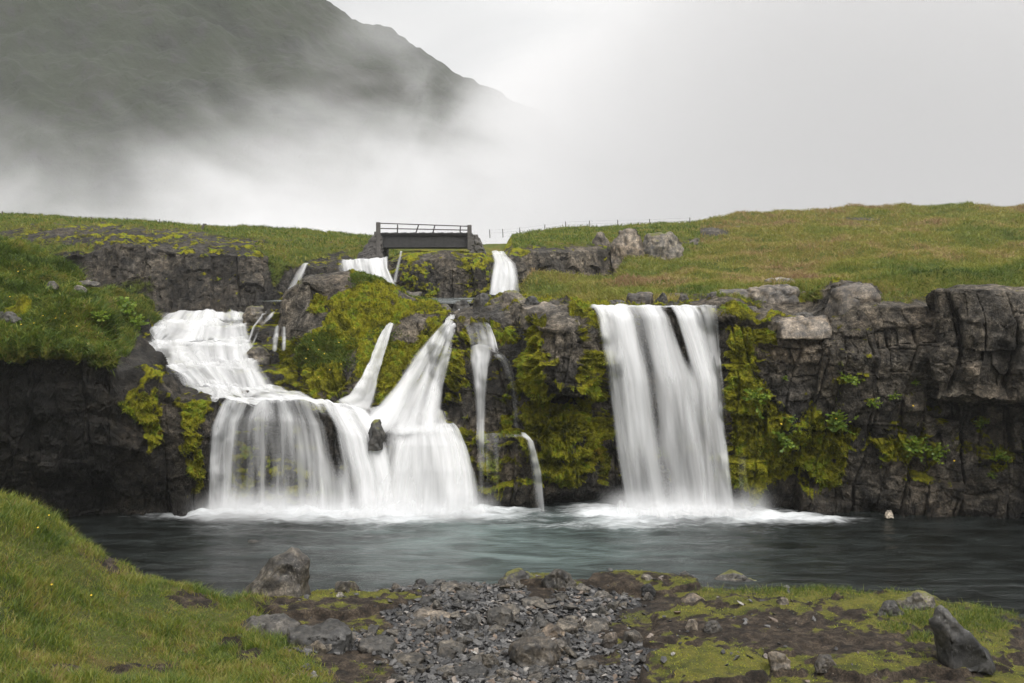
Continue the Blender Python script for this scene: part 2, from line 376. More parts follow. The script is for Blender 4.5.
def cliff(name, label, cols, nu, nv, sm=10, seed=0, rock=None, moss=None, grass=None, paint=None, cell=.9, amp=.35, mat='cliff', cat='cliff',
          lump=.10, mossbias=0., aniso=(1, 1, .6), wetz=.5, wetall=0., kind=None, crack=.09, macro=0.):
    G, kk = loft_cols(cols, nu, nv, sm)
    K = len(cols[0][1])
    N = grid_normals(G)
    mid = G[nu // 2, nv // 3] - CAM
    if (N[nu // 2, nv // 3] @ mid) > 0: N = -N; flip = True
    else: flip = False
    V = G.reshape(-1, 3).copy(); Nn = N.reshape(-1, 3)
    rk = np.interp(kk, np.arange(K), rock or [1] * K); rk = np.tile(rk, nu)
    mk = np.tile(np.interp(kk, np.arange(K), moss or [0] * K), nu)
    gk = np.tile(np.interp(kk, np.arange(K), grass or [0] * K), nu)
    PX, PY = proj(V)
    W = V + .07 * np.stack([noise(V * 1.1, seed + 1), noise(V * 1.1, seed + 2), noise(V * 1.1, seed + 3)], 1)
    an = np.array(aniso)
    d = 0; tone = 1.
    uax = W[:, 0] + .35 * W[:, 1]; zax = W[:, 2] + .06 * W[:, 0]
    for (sc_, am, sd) in ((1.0, amp * 1.0, 0), (.43, amp * .36, 40)):
        e, ed, edv, r3 = blocks(uax, zax, W[:, 1], cell * 1.25 * sc_, cell * 1.25 * sc_ / aniso[2] * .9, seed + sd)
        steep = sstep(.88, .5, np.abs(Nn[:, 2])); tone = (1. if sd == 0 else tone) * (1 + (.75 if sd == 0 else .45) * (r3 - .5) * steep)
        d = d + steep * (am * e * (1 if sd == 0 else (r3 > .3)) - crack * (1. if sd == 0 else .45) * np.exp(-edv / (.022 if sd == 0 else .014)) * (r3 > .25) - .5 * crack * np.exp(-ed / .016) * (r3 > .4))
    f1, f2, r, vec = voro(W * an / (cell * .5), seed + 80)
    tilt = (np.stack(r, 1) - .5) * 1.6
    d = d + amp * .20 * ((r[0] - .5) + (vec * tilt).sum(1))
    f1, f2, r, vec = voro(W * an / (cell * .17), seed + 90)
    tilt = (np.stack(r, 1) - .5) * 1.6
    d = d + amp * .07 * ((r[0] - .5) + (vec * tilt).sum(1))
    d = d * rk
    d = d * (1 - .75 * np.clip(Nn[:, 2], 0, 1))
    d = d + .10 * amp / .35 * fbm(V * .9, 3, seed + 9) + rk * (.02 * fbm(V * 5, 4, seed + 10, .6) + .010 * noise(V * 22, seed + 12)) + gk * macro * fbm(V * .75, 3, seed + 13)
    V1 = V + Nn * d[:, None]
    N1 = grid_normals(V1.reshape(nu, nv, 3)).reshape(-1, 3)
    if flip: N1 = -N1
    mfield = fbm(V * 1.1, 4, seed + 20)
    ms = mk + mossbias + .28 * mfield + .35 * np.clip(N1[:, 2], -.4, 1)
    gs = gk + .25 * fbm(V * .8, 4, seed + 30)
    wet = np.clip(1 - (V[:, 2] - .1) / max(wetz, .01), 0, 1) * .9 + wetall
    if paint: ms, gs, wet = paint(PX, PY, ms, gs, wet, N1)
    ms = np.clip(np.clip(ms, 0, .80) + .32 * fbm(V * 3.0, 4, seed + 60), 0, 1); gs = np.clip(gs, 0, 1)
    soft = np.maximum(sstep(.35, .65, ms), sstep(.35, .65, gs))
    bil = np.abs(noise(V * 1.9, seed + 50)) + .6 * np.abs(noise(V * 4.7, seed + 51)) + .45 * np.abs(noise(V * 10, seed + 52)) + .25 * np.abs(noise(V * 21, seed + 53))
    V1 = V1 + Nn * (soft * lump * (1.0 - bil * 1.35) * (1 - .45 * np.clip(Nn[:, 2], 0, 1)))[:, None]
    N1 = grid_normals(V1.reshape(nu, nv, 3)).reshape(-1, 3)
    if flip: N1 = -N1
    F = grid_faces(nu, nv, flip)
    me = mesh_np(name, V1, F, np.full(len(F), 4), {'moss': ms, 'grass': gs, 'wet': np.clip(wet, 0, 1), 'tone': tone * np.ones(len(V1))}, smooth=False)
    o = tag(link(name, me, M[mat]), label, cat, kind=kind)
    REG.append(dict(name=name, V=V1, N=N1, F=F, moss=ms, grass=gs))
    return o

def Z(*pts): return list(pts)
B0 = (565, )

# left dark overhanging cliff with the grassy mound on top
left_cols = [
 (-170, Z((570, 22.6), (530, 22.8), (500, 22.4), (430, 21.4), (375, 21.0), (340, 20.8), (312, 21.8), (225, 28.5), (222, 36))),
 (-60, Z((570, 22.8), (530, 23.0), (500, 22.8), (430, 21.8), (370, 21.4), (342, 21.2), (318, 22.2), (235, 28.5), (238, 36))),
 (0, Z((570, 23.1), (530, 23.3), (500, 23.1), (430, 22.2), (372, 21.6), (347, 21.4), (324, 22.4), (244, 28.5), (250, 36))),
 (44, Z((570, 23.4), (528, 23.6), (500, 23.3), (435, 22.4), (376, 21.8), (348, 21.5), (326, 22.6), (262, 28.2), (270, 35))),
 (80, Z((570, 23.6), (526, 23.9), (503, 23.5), (440, 22.5), (380, 22.0), (354, 21.7), (331, 22.9), (279, 28), (290, 34))),
 (106, Z((570, 23.7), (527, 23.9), (505, 23.5), (440, 22.7), (378, 22.3), (356, 22.0), (340, 23.6), (316, 29.0), (289, 33))),
 (122, Z((570, 23.7), (528, 23.9), (502, 23.5), (448, 22.9), (398, 22.6), (364, 23.0), (353, 24.6), (338, 30.4), (294, 33.4))),
 (140, Z((570, 23.7), (530, 23.8), (500, 23.5), (452, 22.9), (408, 22.7), (380, 23.0), (363, 24.8), (342, 30.8), (299, 33.6))),
 (153, Z((570, 23.7), (530, 23.8), (497, 23.5), (453, 23.0), (414, 22.8), (392, 23.1), (376, 25.0), (350, 31.0), (312, 33.6))),
 (158, Z((570, 23.6), (530, 23.7), (496, 23.5), (455, 23.0), (416, 22.9), (396, 23.1), (380, 24.8), (372, 27.6), (372, 34))),
 (185, Z((570, 23.8), (530, 23.8), (492, 23.6), (455, 23.3), (416, 23.2), (398, 23.4), (396, 25.2), (400, 27.6), (400, 34))),
 (207, Z((570, 24.0), (530, 24.0), (490, 23.8), (455, 23.6), (424, 23.5), (400, 23.9), (400, 25.4), (405, 27.6), (405, 34))),
 (226, Z((570, 24.6), (530, 24.6), (490, 24.5), (455, 24.5), (424, 24.5), (404, 24.9), (404, 26.2), (410, 27.6), (410, 34))),
]
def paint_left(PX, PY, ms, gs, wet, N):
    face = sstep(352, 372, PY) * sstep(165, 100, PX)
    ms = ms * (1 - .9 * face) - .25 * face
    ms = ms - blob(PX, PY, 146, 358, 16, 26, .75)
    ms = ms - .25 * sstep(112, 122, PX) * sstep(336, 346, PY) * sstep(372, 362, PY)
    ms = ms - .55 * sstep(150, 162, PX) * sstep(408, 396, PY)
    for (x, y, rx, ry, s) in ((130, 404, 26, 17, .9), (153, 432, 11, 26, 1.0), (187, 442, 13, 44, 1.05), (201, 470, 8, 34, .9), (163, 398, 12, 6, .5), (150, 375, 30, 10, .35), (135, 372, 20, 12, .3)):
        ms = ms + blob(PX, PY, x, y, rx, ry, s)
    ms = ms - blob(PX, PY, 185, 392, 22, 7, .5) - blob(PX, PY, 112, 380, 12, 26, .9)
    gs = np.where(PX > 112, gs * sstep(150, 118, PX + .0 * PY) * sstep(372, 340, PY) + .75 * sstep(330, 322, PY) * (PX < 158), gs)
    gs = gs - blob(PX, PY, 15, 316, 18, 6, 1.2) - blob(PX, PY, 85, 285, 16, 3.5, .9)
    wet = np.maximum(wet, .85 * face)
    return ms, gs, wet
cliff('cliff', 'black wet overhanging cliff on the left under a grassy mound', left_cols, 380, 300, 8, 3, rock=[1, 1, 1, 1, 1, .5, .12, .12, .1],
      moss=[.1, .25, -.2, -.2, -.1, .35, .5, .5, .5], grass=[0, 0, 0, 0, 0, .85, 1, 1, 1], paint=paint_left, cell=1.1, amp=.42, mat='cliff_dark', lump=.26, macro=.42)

# rock bed under the cascade and lower left falls
bed_cols = [
 (120, Z((570, 25.0), (530, 24.9), (470, 24.8), (406, 25.2), (386, 26.2), (368, 27.6), (345, 30.8), (322, 34), (316, 37))),
 (200, Z((570, 24.9), (530, 24.8), (470, 24.7), (406, 24.9), (394, 25.6), (370, 27.6), (346, 30.6), (322, 34), (315, 37))),
 (240, Z((570, 24.9), (530, 24.75), (470, 24.65), (406, 24.85), (397, 25.6), (372, 27.6), (348, 30.4), (322, 34), (315, 37))),
 (262, Z((570, 24.9), (530, 24.75), (470, 24.6), (406, 24.85), (396, 25.7), (368, 27.6), (342, 30.0), (318, 33.5), (311, 37))),
 (290, Z((570, 24.8), (530, 24.7), (470, 24.6), (408, 24.85), (397, 25.7), (370, 27.4), (345, 29.5), (318, 33), (312, 36))),
 (330, Z((570, 24.8), (530, 24.6), (470, 24.6), (414, 24.85), (402, 25.6), (380, 27.0), (355, 29), (330, 32), (318, 35))),
 (368, Z((570, 24.8), (530, 24.6), (470, 24.55), (424, 24.85), (408, 25.6), (390, 26.8), (365, 28.4), (345, 30), (330, 33))),
 (410, Z((570, 24.9), (530, 24.7), (480, 24.7), (434, 24.95), (424, 25.6), (398, 26.6), (360, 28), (326, 29.5), (312, 31))),
 (450, Z((570, 25.1), (530, 24.9), (480, 24.8), (436, 25.1), (424, 25.7), (398, 26.8), (360, 28), (324, 29.5), (310, 31))),
 (490, Z((570, 25.2), (530, 25.1), (480, 25.0), (440, 25.2), (426, 25.9), (398, 27.0), (360, 28), (324, 29.5), (310, 31))),
]
def steps13(px, prof):
    pr = np.array([q[:2] for q in prof], float)
    t = np.linspace(3, 8, 10); sm_ = np.stack([np.interp(t, np.arange(9), pr[:, k]) for k in (0, 1)], 1)
    st = np.array([(406, 24.9), (398, 25.2), (387, 27.4), (373, 27.7), (363, 30.1), (348, 30.4), (342, 33.1), (329, 33.4), (323, 36.0), (314, 36.3)])
    st = st + (pr[3] - st[0]) * np.linspace(1, 0, 10)[:, None]
    st[:, 1] += .5 * math.sin(px * .11) * np.array([0, 0, 1, 1, -1, -1, 1, 1, 0, 0])
    w = sstep(330, 275, px)
    return px, [tuple(q) for q in np.concatenate([pr[:3], sm_ * (1 - w) + st * w])]
bed_cols = [steps13(px, pr) for px, pr in bed_cols]
def paint_bed(PX, PY, ms, gs, wet, N):
    for (x, y, rx, ry, s) in ((255, 312, 20, 6, .6), (290, 372, 26, 22, .30), (275, 352, 14, 6, .2), (320, 398, 12, 6, .5), (240, 480, 22, 40, .35), (300, 470, 20, 45, .25)):
        ms = ms + blob(PX, PY, x, y, rx, ry, s)
    return ms, gs, np.maximum(wet, .72)
cliff('cliff', 'stepped wet rock bed beneath the long white cascade on the left', bed_cols, 320, 340, 4, 13, rock=[1] * 13, moss=[.2, .3, .25, .1, 0, .0, .05, .05, .05, .05, .1, .1, .1],
      paint=paint_bed, cell=.8, amp=.26, lump=.06, mat='cliff_dark', aniso=(.7, .7, 1.3))

# mossy green knoll in the middle
kn_cols = [
 (282, Z((372, 29.6), (350, 29.6), (335, 29.6), (325, 29.6), (312, 29.7), (305, 29.9), (304, 31), (308, 34))),
 (287, Z((380, 28.5), (352, 28.9), (336, 29.1), (320, 29.1), (304, 29.2), (292, 29.3), (290, 30.6), (296, 34))),
 (297, Z((385, 28.3), (365, 28.5), (348, 28.6), (330, 28.8), (306, 29.0), (286, 29.2), (283, 30.4), (288, 34))),
 (309, Z((408, 25.7), (388, 26.0), (358, 26.9), (328, 28.0), (304, 28.7), (282, 29.0), (275, 30.2), (283, 34))),
 (335, Z((408, 25.6), (386, 25.8), (352, 26.7), (325, 27.7), (300, 28.5), (280, 29.2), (273, 30.2), (281, 34))),
 (355, Z((408, 25.6), (386, 25.8), (352, 26.6), (325, 27.5), (300, 28.3), (282, 29.2), (273, 30.2), (281, 34))),
 (375, Z((406, 25.8), (386, 26.0), (355, 26.7), (330, 27.5), (305, 28.2), (288, 29.0), (279, 30.2), (286, 34))),
 (395, Z((402, 26.3), (380, 26.5), (355, 27.0), (335, 27.5), (315, 28.0), (297, 29.0), (287, 30.2), (293, 34))),
 (415, Z((392, 26.8), (372, 27.0), (355, 27.2), (340, 27.5), (322, 27.9), (309, 28.7), (299, 30.2), (302, 34))),
 (436, Z((384, 27.4), (366, 27.6), (350, 27.8), (338, 28.0), (326, 28.3), (315, 29.0), (306, 30.2), (308, 34))),
 (452, Z((384, 28.2), (366, 28.3), (350, 28.5), (338, 28.7), (326, 28.9), (320, 29.4), (314, 30.2), (314, 34))),
]
def paint_kn(PX, PY, ms, gs, wet, N):
    rockf = sstep(345, 328, PX + (PY - 300) * .5) * sstep(345, 322, PY)
    ms = ms - .75 * rockf
    for (x, y, rx, ry, s) in ((318, 304, 10, 14, .8), (345, 300, 12, 8, .5), (300, 286, 5, 6, .4)): ms = ms + blob(PX, PY, x, y, rx, ry, s)
    for (x, y, rx, ry, s) in ((404, 330, 16, 9, .8), (350, 366, 7, 14, .8), (340, 283, 10, 6, .5), (410, 296, 14, 5, .7), (420, 318, 10, 5, .6), (350, 388, 10, 6, .5)): ms = ms - blob(PX, PY, x, y, rx, ry, s)
    gs = gs + blob(PX, PY, 322, 352, 24, 28, .38) + blob(PX, PY, 345, 305, 14, 8, .25) + blob(PX, PY, 360, 282, 25, 6, .3)
    return ms, gs * (1 - rockf), wet
cliff('rock_outcrop', 'moss covered green knoll with bare rock columns on its left side', kn_cols, 300, 260, 7, 23, rock=[.7, .6, .5, .6, .8, .8, .3, .3],
      moss=[.4, .5, .6, .55, .5, .45, .6, .6], grass=[.0, .1, .25, .25, .15, .2, .3, .4], paint=paint_kn, cell=.7, amp=.34, lump=.28, cat='rock outcrop', wetz=.1)

# rock between the thin cascade and the big right fall, and the wall behind the right fall
mid_cols = [
 (444, Z((570, 25.2), (524, 25.1), (490, 25.0), (438, 25.2), (428, 25.6), (396, 26.3), (360, 27.2), (328, 28.2), (316, 29.2), (312, 32))),
 (458, Z((570, 25.0), (524, 24.9), (490, 24.8), (438, 24.9), (428, 25.3), (396, 25.8), (360, 26.5), (326, 27.2), (314, 28.2), (306, 32))),
 (474, Z((570, 24.9), (524, 24.8), (488, 24.6), (437, 24.7), (430, 25.2), (396, 25.6), (360, 26.1), (324, 26.8), (312, 28.0), (302, 32))),
 (490, Z((570, 24.8), (524, 24.7), (486, 24.4), (437, 24.4), (431, 25.0), (390, 25.3), (354, 25.7), (328, 26.5), (306, 27.6), (298, 32))),
 (508, Z((570, 24.8), (524, 24.7), (486, 24.3), (438, 24.2), (431, 24.8), (390, 25.1), (348, 25.5), (322, 26.4), (300, 27.6), (296, 32))),
 (520, Z((570, 24.9), (524, 24.9), (488, 24.3), (440, 24.1), (432, 24.5), (394, 25.0), (350, 25.2), (318, 25.8), (304, 27.0), (297, 32))),
 (534, Z((570, 25.4), (524, 25.4), (490, 24.4), (440, 24.1), (422, 24.2), (397, 25.0), (380, 23.2), (326, 23.3), (311, 24.6), (300, 32))),
 (555, Z((570, 26.6), (518, 26.6), (494, 24.6), (440, 24.1), (418, 24.2), (398, 25.1), (388, 22.95), (330, 23.0), (306, 24.5), (300, 32))),
 (578, Z((570, 26.8), (518, 26.8), (492, 24.7), (440, 24.2), (418, 24.3), (399, 25.1), (391, 23.0), (330, 23.15), (309, 24.4), (301, 32))),
 (594, Z((570, 26.8), (518, 26.8), (491, 24.9), (440, 24.6), (415, 24.7), (396, 24.7), (384, 23.9), (335, 24.0), (312, 24.7), (302, 32))),
 (606, Z((570, 26.6), (518, 26.6), (490, 25.3), (440, 25.1), (415, 25.1), (396, 25.1), (370, 25.0), (335, 25.0), (309, 25.2), (302, 32))),
 (660, Z((570, 26.0), (524, 26.0), (488, 25.5), (440, 25.3), (415, 25.2), (396, 25.2), (370, 25.1), (335, 24.9), (309, 25.2), (302, 32))),
 (735, Z((570, 26.0), (524, 26.0), (488, 25.5), (440, 25.3), (415, 25.2), (396, 25.2), (370, 25.1), (335, 24.9), (309, 25.3), (302, 32))),
]
def paint_mid(PX, PY, ms, gs, wet, N):
    for (x, y, rx, ry, s) in ((560, 334, 13, 15, 1.2), (572, 356, 8, 18, 1.1), (545, 312, 20, 7, 1.0), (505, 318, 14, 6, .5), (475, 312, 20, 5, .8), (520, 336, 5, 20, .3), (510, 350, 12, 5, .6), (575, 505, 40, 16, 1.2), (515, 510, 30, 10, .4)):
        ms = ms - blob(PX, PY, x, y, rx, ry, s)
    for (x, y, rx, ry, s) in ((536, 355, 14, 32, .6), (590, 372, 9, 28, .7), (540, 425, 16, 40, .45), (566, 440, 26, 45, .4), (457, 366, 10, 28, .55), (505, 332, 14, 12, .5), (505, 462, 24, 22, .25), (580, 312, 10, 6, .5)):
        ms = ms + blob(PX, PY, x, y, rx, ry, s)
    col_ = sstep(516, 524, PX) * sstep(608, 600, PX) * sstep(300, 312, PY) * sstep(494, 484, PY)
    ms = ms - .35 * col_ * np.exp(-((PY - 401) / 7) ** 2)
    ms = ms + .27 * col_ - .30 * col_ * sstep(.0, .5, fbm(np.stack([PX, PY, PX * 0], 1) * .045, 4, 77))
    w = np.maximum(wet, .75 * (blob(PX, PY, 487, 350, 18, 70) + blob(PX, PY, 515, 365, 12, 40) > .4))
    w = np.maximum(w, .8 * sstep(600, 615, PX))
    w = np.maximum(w, .6 * sstep(485, 505, PY))
    return ms, gs, w
cliff('rock_outcrop', 'mossy rock pillar between the thin cascade and the tall fall', mid_cols, 420, 330, 6, 33, rock=[1, 1, .8, .8, .9, .8, 1, 1, 1, .6],
      moss=[0, 0, .33, .33, .18, .20, .14, .12, .05, .15], paint=paint_mid, cell=.62, amp=.34, lump=.40, cat='rock outcrop', wetz=.7)

# right cliff
r_cols = [
 (690, Z((570, 25.8), (520, 25.7), (480, 25.5), (440, 25.3), (402, 25.2), (385, 25.2), (345, 25.1), (312, 25.2), (305, 25.6), (299, 29), (297, 33))),
 (716, Z((570, 25.0), (520, 24.9), (480, 24.7), (440, 24.5), (402, 24.4), (385, 24.4), (345, 24.4), (312, 24.5), (303, 25.2), (294, 28), (292, 33))),
 (732, Z((570, 24.7), (520, 24.5), (480, 24.2), (440, 24.0), (402, 23.9), (385, 23.9), (345, 24.0), (320, 24.2), (303, 25.0), (291, 28), (290, 33))),
 (760, Z((570, 24.6), (518, 24.4), (480, 24.0), (440, 23.8), (402, 23.7), (385, 23.7), (345, 23.9), (322, 24.1), (304, 25.2), (289, 28), (288, 33))),
 (776, Z((570, 24.5), (518, 24.3), (480, 24.1), (440, 23.8), (402, 23.6), (385, 23.5), (345, 23.4), (322, 23.6), (306, 25.4), (287, 28), (286, 33))),
 (805, Z((570, 24.5), (518, 24.3), (480, 24.1), (440, 23.7), (402, 23.5), (385, 23.4), (348, 23.3), (328, 23.5), (318, 24.9), (288, 27), (284, 33))),
 (824, Z((570, 24.4), (518, 24.2), (480, 24.0), (440, 23.6), (402, 23.4), (385, 23.3), (350, 23.2), (330, 23.4), (320, 24.4), (290, 25.4), (284, 33))),
 (832, Z((570, 24.4), (518, 24.2), (480, 24.0), (440, 23.6), (402, 23.4), (385, 23.3), (350, 23.2), (330, 23.4), (314, 24.0), (284, 24.4), (283, 30))),
 (872, Z((570, 24.3), (518, 24.1), (480, 23.9), (440, 23.5), (402, 23.3), (385, 23.2), (350, 23.1), (330, 23.2), (310, 23.6), (284, 24.2), (284, 30))),
 (882, Z((570, 24.2), (518, 24.1), (480, 23.8), (440, 23.5), (402, 23.3), (385, 23.2), (350, 23.1), (325, 23.2), (308, 23.5), (303, 24.6), (296, 30))),
 (930, Z((570, 24.1), (516, 23.9), (480, 23.6), (440, 23.3), (402, 23.2), (385, 23.1), (350, 23.0), (325, 23.1), (307, 23.4), (303, 24.6), (296, 30))),
 (937, Z((570, 24.0), (516, 23.8), (480, 23.6), (440, 23.6), (401, 23.6), (396, 22.6), (350, 22.5), (320, 22.55), (293, 22.85), (290, 24.0), (292, 30))),
 (980, Z((570, 23.8), (516, 23.6), (480, 23.4), (440, 23.5), (401, 23.6), (396, 22.35), (350, 22.25), (320, 22.25), (291, 22.5), (287, 23.8), (290, 30))),
 (1024, Z((570, 23.6), (516, 23.4), (480, 23.2), (440, 23.3), (401, 23.3), (396, 22.2), (350, 22.1), (320, 22.1), (292, 22.35), (287, 23.6), (290, 30))),
 (1110, Z((570, 23.0), (516, 22.8), (480, 22.5), (440, 22.3), (404, 22.1), (395, 21.4), (350, 21.3), (320, 21.4), (294, 21.8), (288, 23.2), (290, 30))),
 (1220, Z((570, 21.5), (516, 21.3), (480, 21.1), (440, 20.9), (404, 20.8), (395, 20.5), (350, 20.4), (320, 20.5), (300, 20.8), (290, 22.4), (292, 30))),
]
def paint_r(PX, PY, ms, gs, wet, N):
    for (x, y, rx, ry, s) in ((740, 352, 13, 40, .75), (765, 335, 10, 12, .5), (755, 400, 22, 14, .6), (778, 450, 22, 28, .55), (752, 470, 20, 30, .35), (825, 440, 22, 26, .55), (832, 478, 20, 14, .5),
                              (845, 378, 16, 5, .5), (905, 448, 34, 12, .45), (980, 420, 12, 10, .35), (1000, 455, 14, 10, .3), (742, 440, 10, 40, .3), (870, 360, 10, 10, .3), (838, 356, 8, 22, .35)):
        ms = ms + blob(PX, PY, x, y, rx * 1.1, ry * 1.1, s * 1.45)
    for (x, y, rx, ry, s) in ((985, 340, 55, 55, .8), (905, 345, 26, 40, .6), (805, 350, 30, 26, .35), (780, 380, 14, 18, .4), (860, 470, 14, 16, .4), (852, 296, 24, 12, .6), (900, 500, 120, 12, .3)):
        ms = ms - blob(PX, PY, x, y, rx, ry, s)
    ms = ms + .14 * sstep(396, 420, PY) * sstep(505, 480, PY)
    gs = gs * (1 - blob(PX, PY, 850, 292, 26, 12)) * (1 - sstep(935, 945, PX) * sstep(285, 288, PY))
    gs = gs + .7 * sstep(306, 299, PY) * sstep(712, 722, PX) * sstep(826, 816, PX)
    return ms, gs, np.maximum(wet, .25 * sstep(396, 410, PY))
cliff('cliff', 'grey brown fractured cliff on the right with moss hanging beside the tall fall', r_cols, 620, 340, 4, 43, rock=[1, 1, 1, 1, 1, 1, 1, 1, .6, .25, .1],
      moss=[-.1, -.05, .05, .1, .1, .1, .05, .05, .05, .1, .2], grass=[0, 0, 0, 0, 0, 0, 0, 0, 0, .45, 1], paint=paint_r, cell=.95, amp=.52, lump=.24, wetz=.7, aniso=(1, 1, .7), crack=.19)

# far cliff at the left
far_cols = [
 (-200, Z((345, 44), (312, 46), (282, 46.5), (252, 47.2), (242, 48.5), (220, 53), (205, 60), (215, 95))),
 (0, Z((345, 44), (312, 46), (285, 46.5), (258, 47.2), (242, 48.5), (224, 52), (215, 60), (222, 95))),
 (50, Z((345, 43), (312, 45), (285, 45.5), (256, 46.2), (242, 47.5), (226, 51), (217, 60), (224, 95))),
 (100, Z((345, 42), (312, 44), (282, 44.6), (250, 45.2), (240, 47), (230, 51), (221, 60), (227, 95))),
 (118, Z((345, 42), (312, 43.6), (282, 43.9), (246, 44.3), (238, 46), (230, 51), (221, 60), (227, 95))),
 (140, Z((345, 42), (312, 44), (282, 44.6), (246, 45.0), (239, 46.5), (231, 51), (222, 60), (228, 95))),
 (180, Z((345, 42), (312, 44), (282, 44.5), (252, 45.0), (242, 46.8), (234, 51), (226, 60), (231, 95))),
 (215, Z((345, 42), (312, 44), (282, 44.5), (254, 45.2), (245, 46.8), (236, 51), (228, 60), (233, 95))),
 (256, Z((345, 42), (312, 44.5), (285, 45), (258, 45.6), (248, 47), (237, 51), (228, 60), (236, 95))),
 (276, Z((345, 42), (312, 45), (288, 45.6), (264, 46.2), (254, 47.6), (241, 51), (229, 60), (238, 95))),
 (305, Z((345, 42), (312, 45.8), (290, 46.2), (266, 46.8), (258, 48.4), (243, 52), (231, 60), (240, 95))),
 (340, Z((345, 42), (312, 46), (292, 46.3), (268, 46.9), (259, 48.4), (245, 52), (234, 60), (242, 95))),
 (372, Z((345, 42), (312, 46.2), (294, 46.5), (272, 47), (262, 48.4), (250, 51), (238, 58), (246, 95))),
 (400, Z((345, 42), (314, 46.6), (298, 47), (280, 47.6), (272, 49), (262, 52), (256, 58), (262, 95))),
]
def paint_far(PX, PY, ms, gs, wet, N):
    for (x, y, rx, ry, s) in ((90, 234, 70, 9, .55), (200, 242, 60, 6, .45), (60, 272, 50, 12, .4), (180, 236, 22, 6, .4), (118, 262, 12, 14, .9), (110, 225, 14, 3, .3)):
        gs = gs - blob(PX, PY, x, y, rx, ry, s)
    for (x, y, rx, ry, s) in ((130, 285, 28, 18, .55), (70, 250, 40, 8, .5), (70, 290, 60, 10, .35), (275, 272, 8, 22, .7), (290, 262, 20, 10, .5)):
        gs = gs + blob(PX, PY, x, y, rx, ry, s)
    return ms, gs, wet + .15
cliff('cliff', 'dark far cliff at the left behind the long cascade', far_cols, 420, 260, 4, 53, rock=[1, 1, 1, 1, 1, .9, .3, .1],
      moss=[0, 0, .0, .05, .1, .05, .2, .3], grass=[0, .0, .0, .1, .50, .70, 1, 1], paint=paint_far, mat='cliff_far', cell=.85, amp=.5, lump=.22, wetz=.1, aniso=(1, 1, .5))

# rock face beneath the bridge and the dark face right of it
br_cols = [
 (384, Z((325, 46), (305, 46.6), (290, 46.8), (275, 47), (268, 47.4), (264, 48.4), (262, 52), (262, 58))),
 (394, Z((325, 45.2), (305, 45.8), (290, 45.9), (272, 46), (263, 46.4), (258, 47.2), (258, 52), (258, 58))),
 (404, Z((325, 44.6), (305, 45.3), (290, 45.4), (270, 45.5), (259, 45.8), (252.5, 46.6), (252.5, 52), (254, 58))),
 (440, Z((325, 44.4), (305, 45.1), (290, 45.2), (270, 45.3), (259, 45.6), (252, 46.4), (252, 52), (254, 58))),
 (482, Z((325, 44.6), (305, 45.2), (290, 45.3), (270, 45.4), (260, 45.8), (253, 46.6), (252.5, 52), (254, 58))),
 (490, Z((325, 45), (305, 45.5), (290, 45.6), (274, 45.8), (262, 46.2), (257, 47), (255, 52), (254, 58))),
 (502, Z((325, 45), (305, 45.6), (290, 45.8), (276, 46), (264, 46.4), (257, 47.2), (255, 52), (253, 58))),
 (512, Z((325, 45), (305, 45.6), (290, 45.8), (272, 46), (258, 46.4), (250, 47.4), (243, 52), (236, 60))),
 (530, Z((325, 45.5), (305, 46), (290, 46.3), (268, 46.6), (252, 47), (246, 48), (240, 53), (232, 62))),
 (560, Z((325, 46), (305, 46.4), (290, 46.8), (268, 47), (252, 47.4), (246, 48.4), (238, 54), (228.5, 64))),
 (598, Z((325, 47), (305, 47.4), (290, 48), (268, 48.2), (250, 48.6), (244, 49.6), (236, 55), (227, 65))),
 (640, Z((325, 49), (305, 49.4), (290, 50), (268, 50.6), (250, 51), (240, 52), (232, 57), (225, 66))),
 (700, Z((325, 52), (305, 52.4), (290, 53), (268, 53.6), (250, 54), (238, 55.4), (228, 60), (222, 68))),
]
def paint_br(PX, PY, ms, gs, wet, N):
    for (x, y, rx, ry, s) in ((412, 285, 14, 22, .4), (475, 280, 14, 26, .4), (436, 290, 10, 12, .35), (505, 268, 6, 10, .3), (520, 285, 8, 12, .3)): ms = ms + blob(PX, PY, x, y, rx, ry, s)
    ms = ms - blob(PX, PY, 450, 275, 10, 24, .4) - blob(PX, PY, 556, 265, 40, 20, .3)
    gs = gs * sstep(508, 516, PX)
    return ms, gs, wet + .1
cliff('cliff', 'mossy rock face beneath the footbridge between two upper falls', br_cols, 330, 220, 4, 63, rock=[1, 1, 1, 1, .7, .2, .1, .1],
      moss=[.05, .1, .12, .15, .15, .2, .3, .3], grass=[0, 0, 0, 0, .1, .6, 1, 1], paint=paint_br, cell=.7, amp=.42, lump=.10, wetz=.1, aniso=(1, 1, .45))

# ------------------------------------------------------------------ valley floor and right hill (one sheet)
def tps_fit(pts, lam=1e-3):
    pts = np.asarray(pts, float); X = pts[:, :2]; n = len(X)
    d = np.linalg.norm(X[:, None] - X[None], axis=2); Kk = np.where(d > 0, d * d * np.log(d + 1e-12), 0)
    Pm = np.hstack([np.ones((n, 1)), X]); A = np.zeros((n + 3, n + 3)); A[:n, :n] = Kk + lam * n * np.eye(n); A[:n, n:] = Pm; A[n:, :n] = Pm.T
    w = np.linalg.solve(A, np.concatenate([pts[:, 2], [0, 0, 0]]))
    def f(Q):
        out = np.zeros(len(Q))
        for s in range(0, len(Q), 20000):
            q = Q[s:s + 20000]; dd = np.linalg.norm(q[:, None] - X[None], axis=2)
            out[s:s + 20000] = np.where(dd > 0, dd * dd * np.log(dd + 1e-12), 0) @ w[:n] + w[n] + q @ w[n + 1:]
        return out
    return f
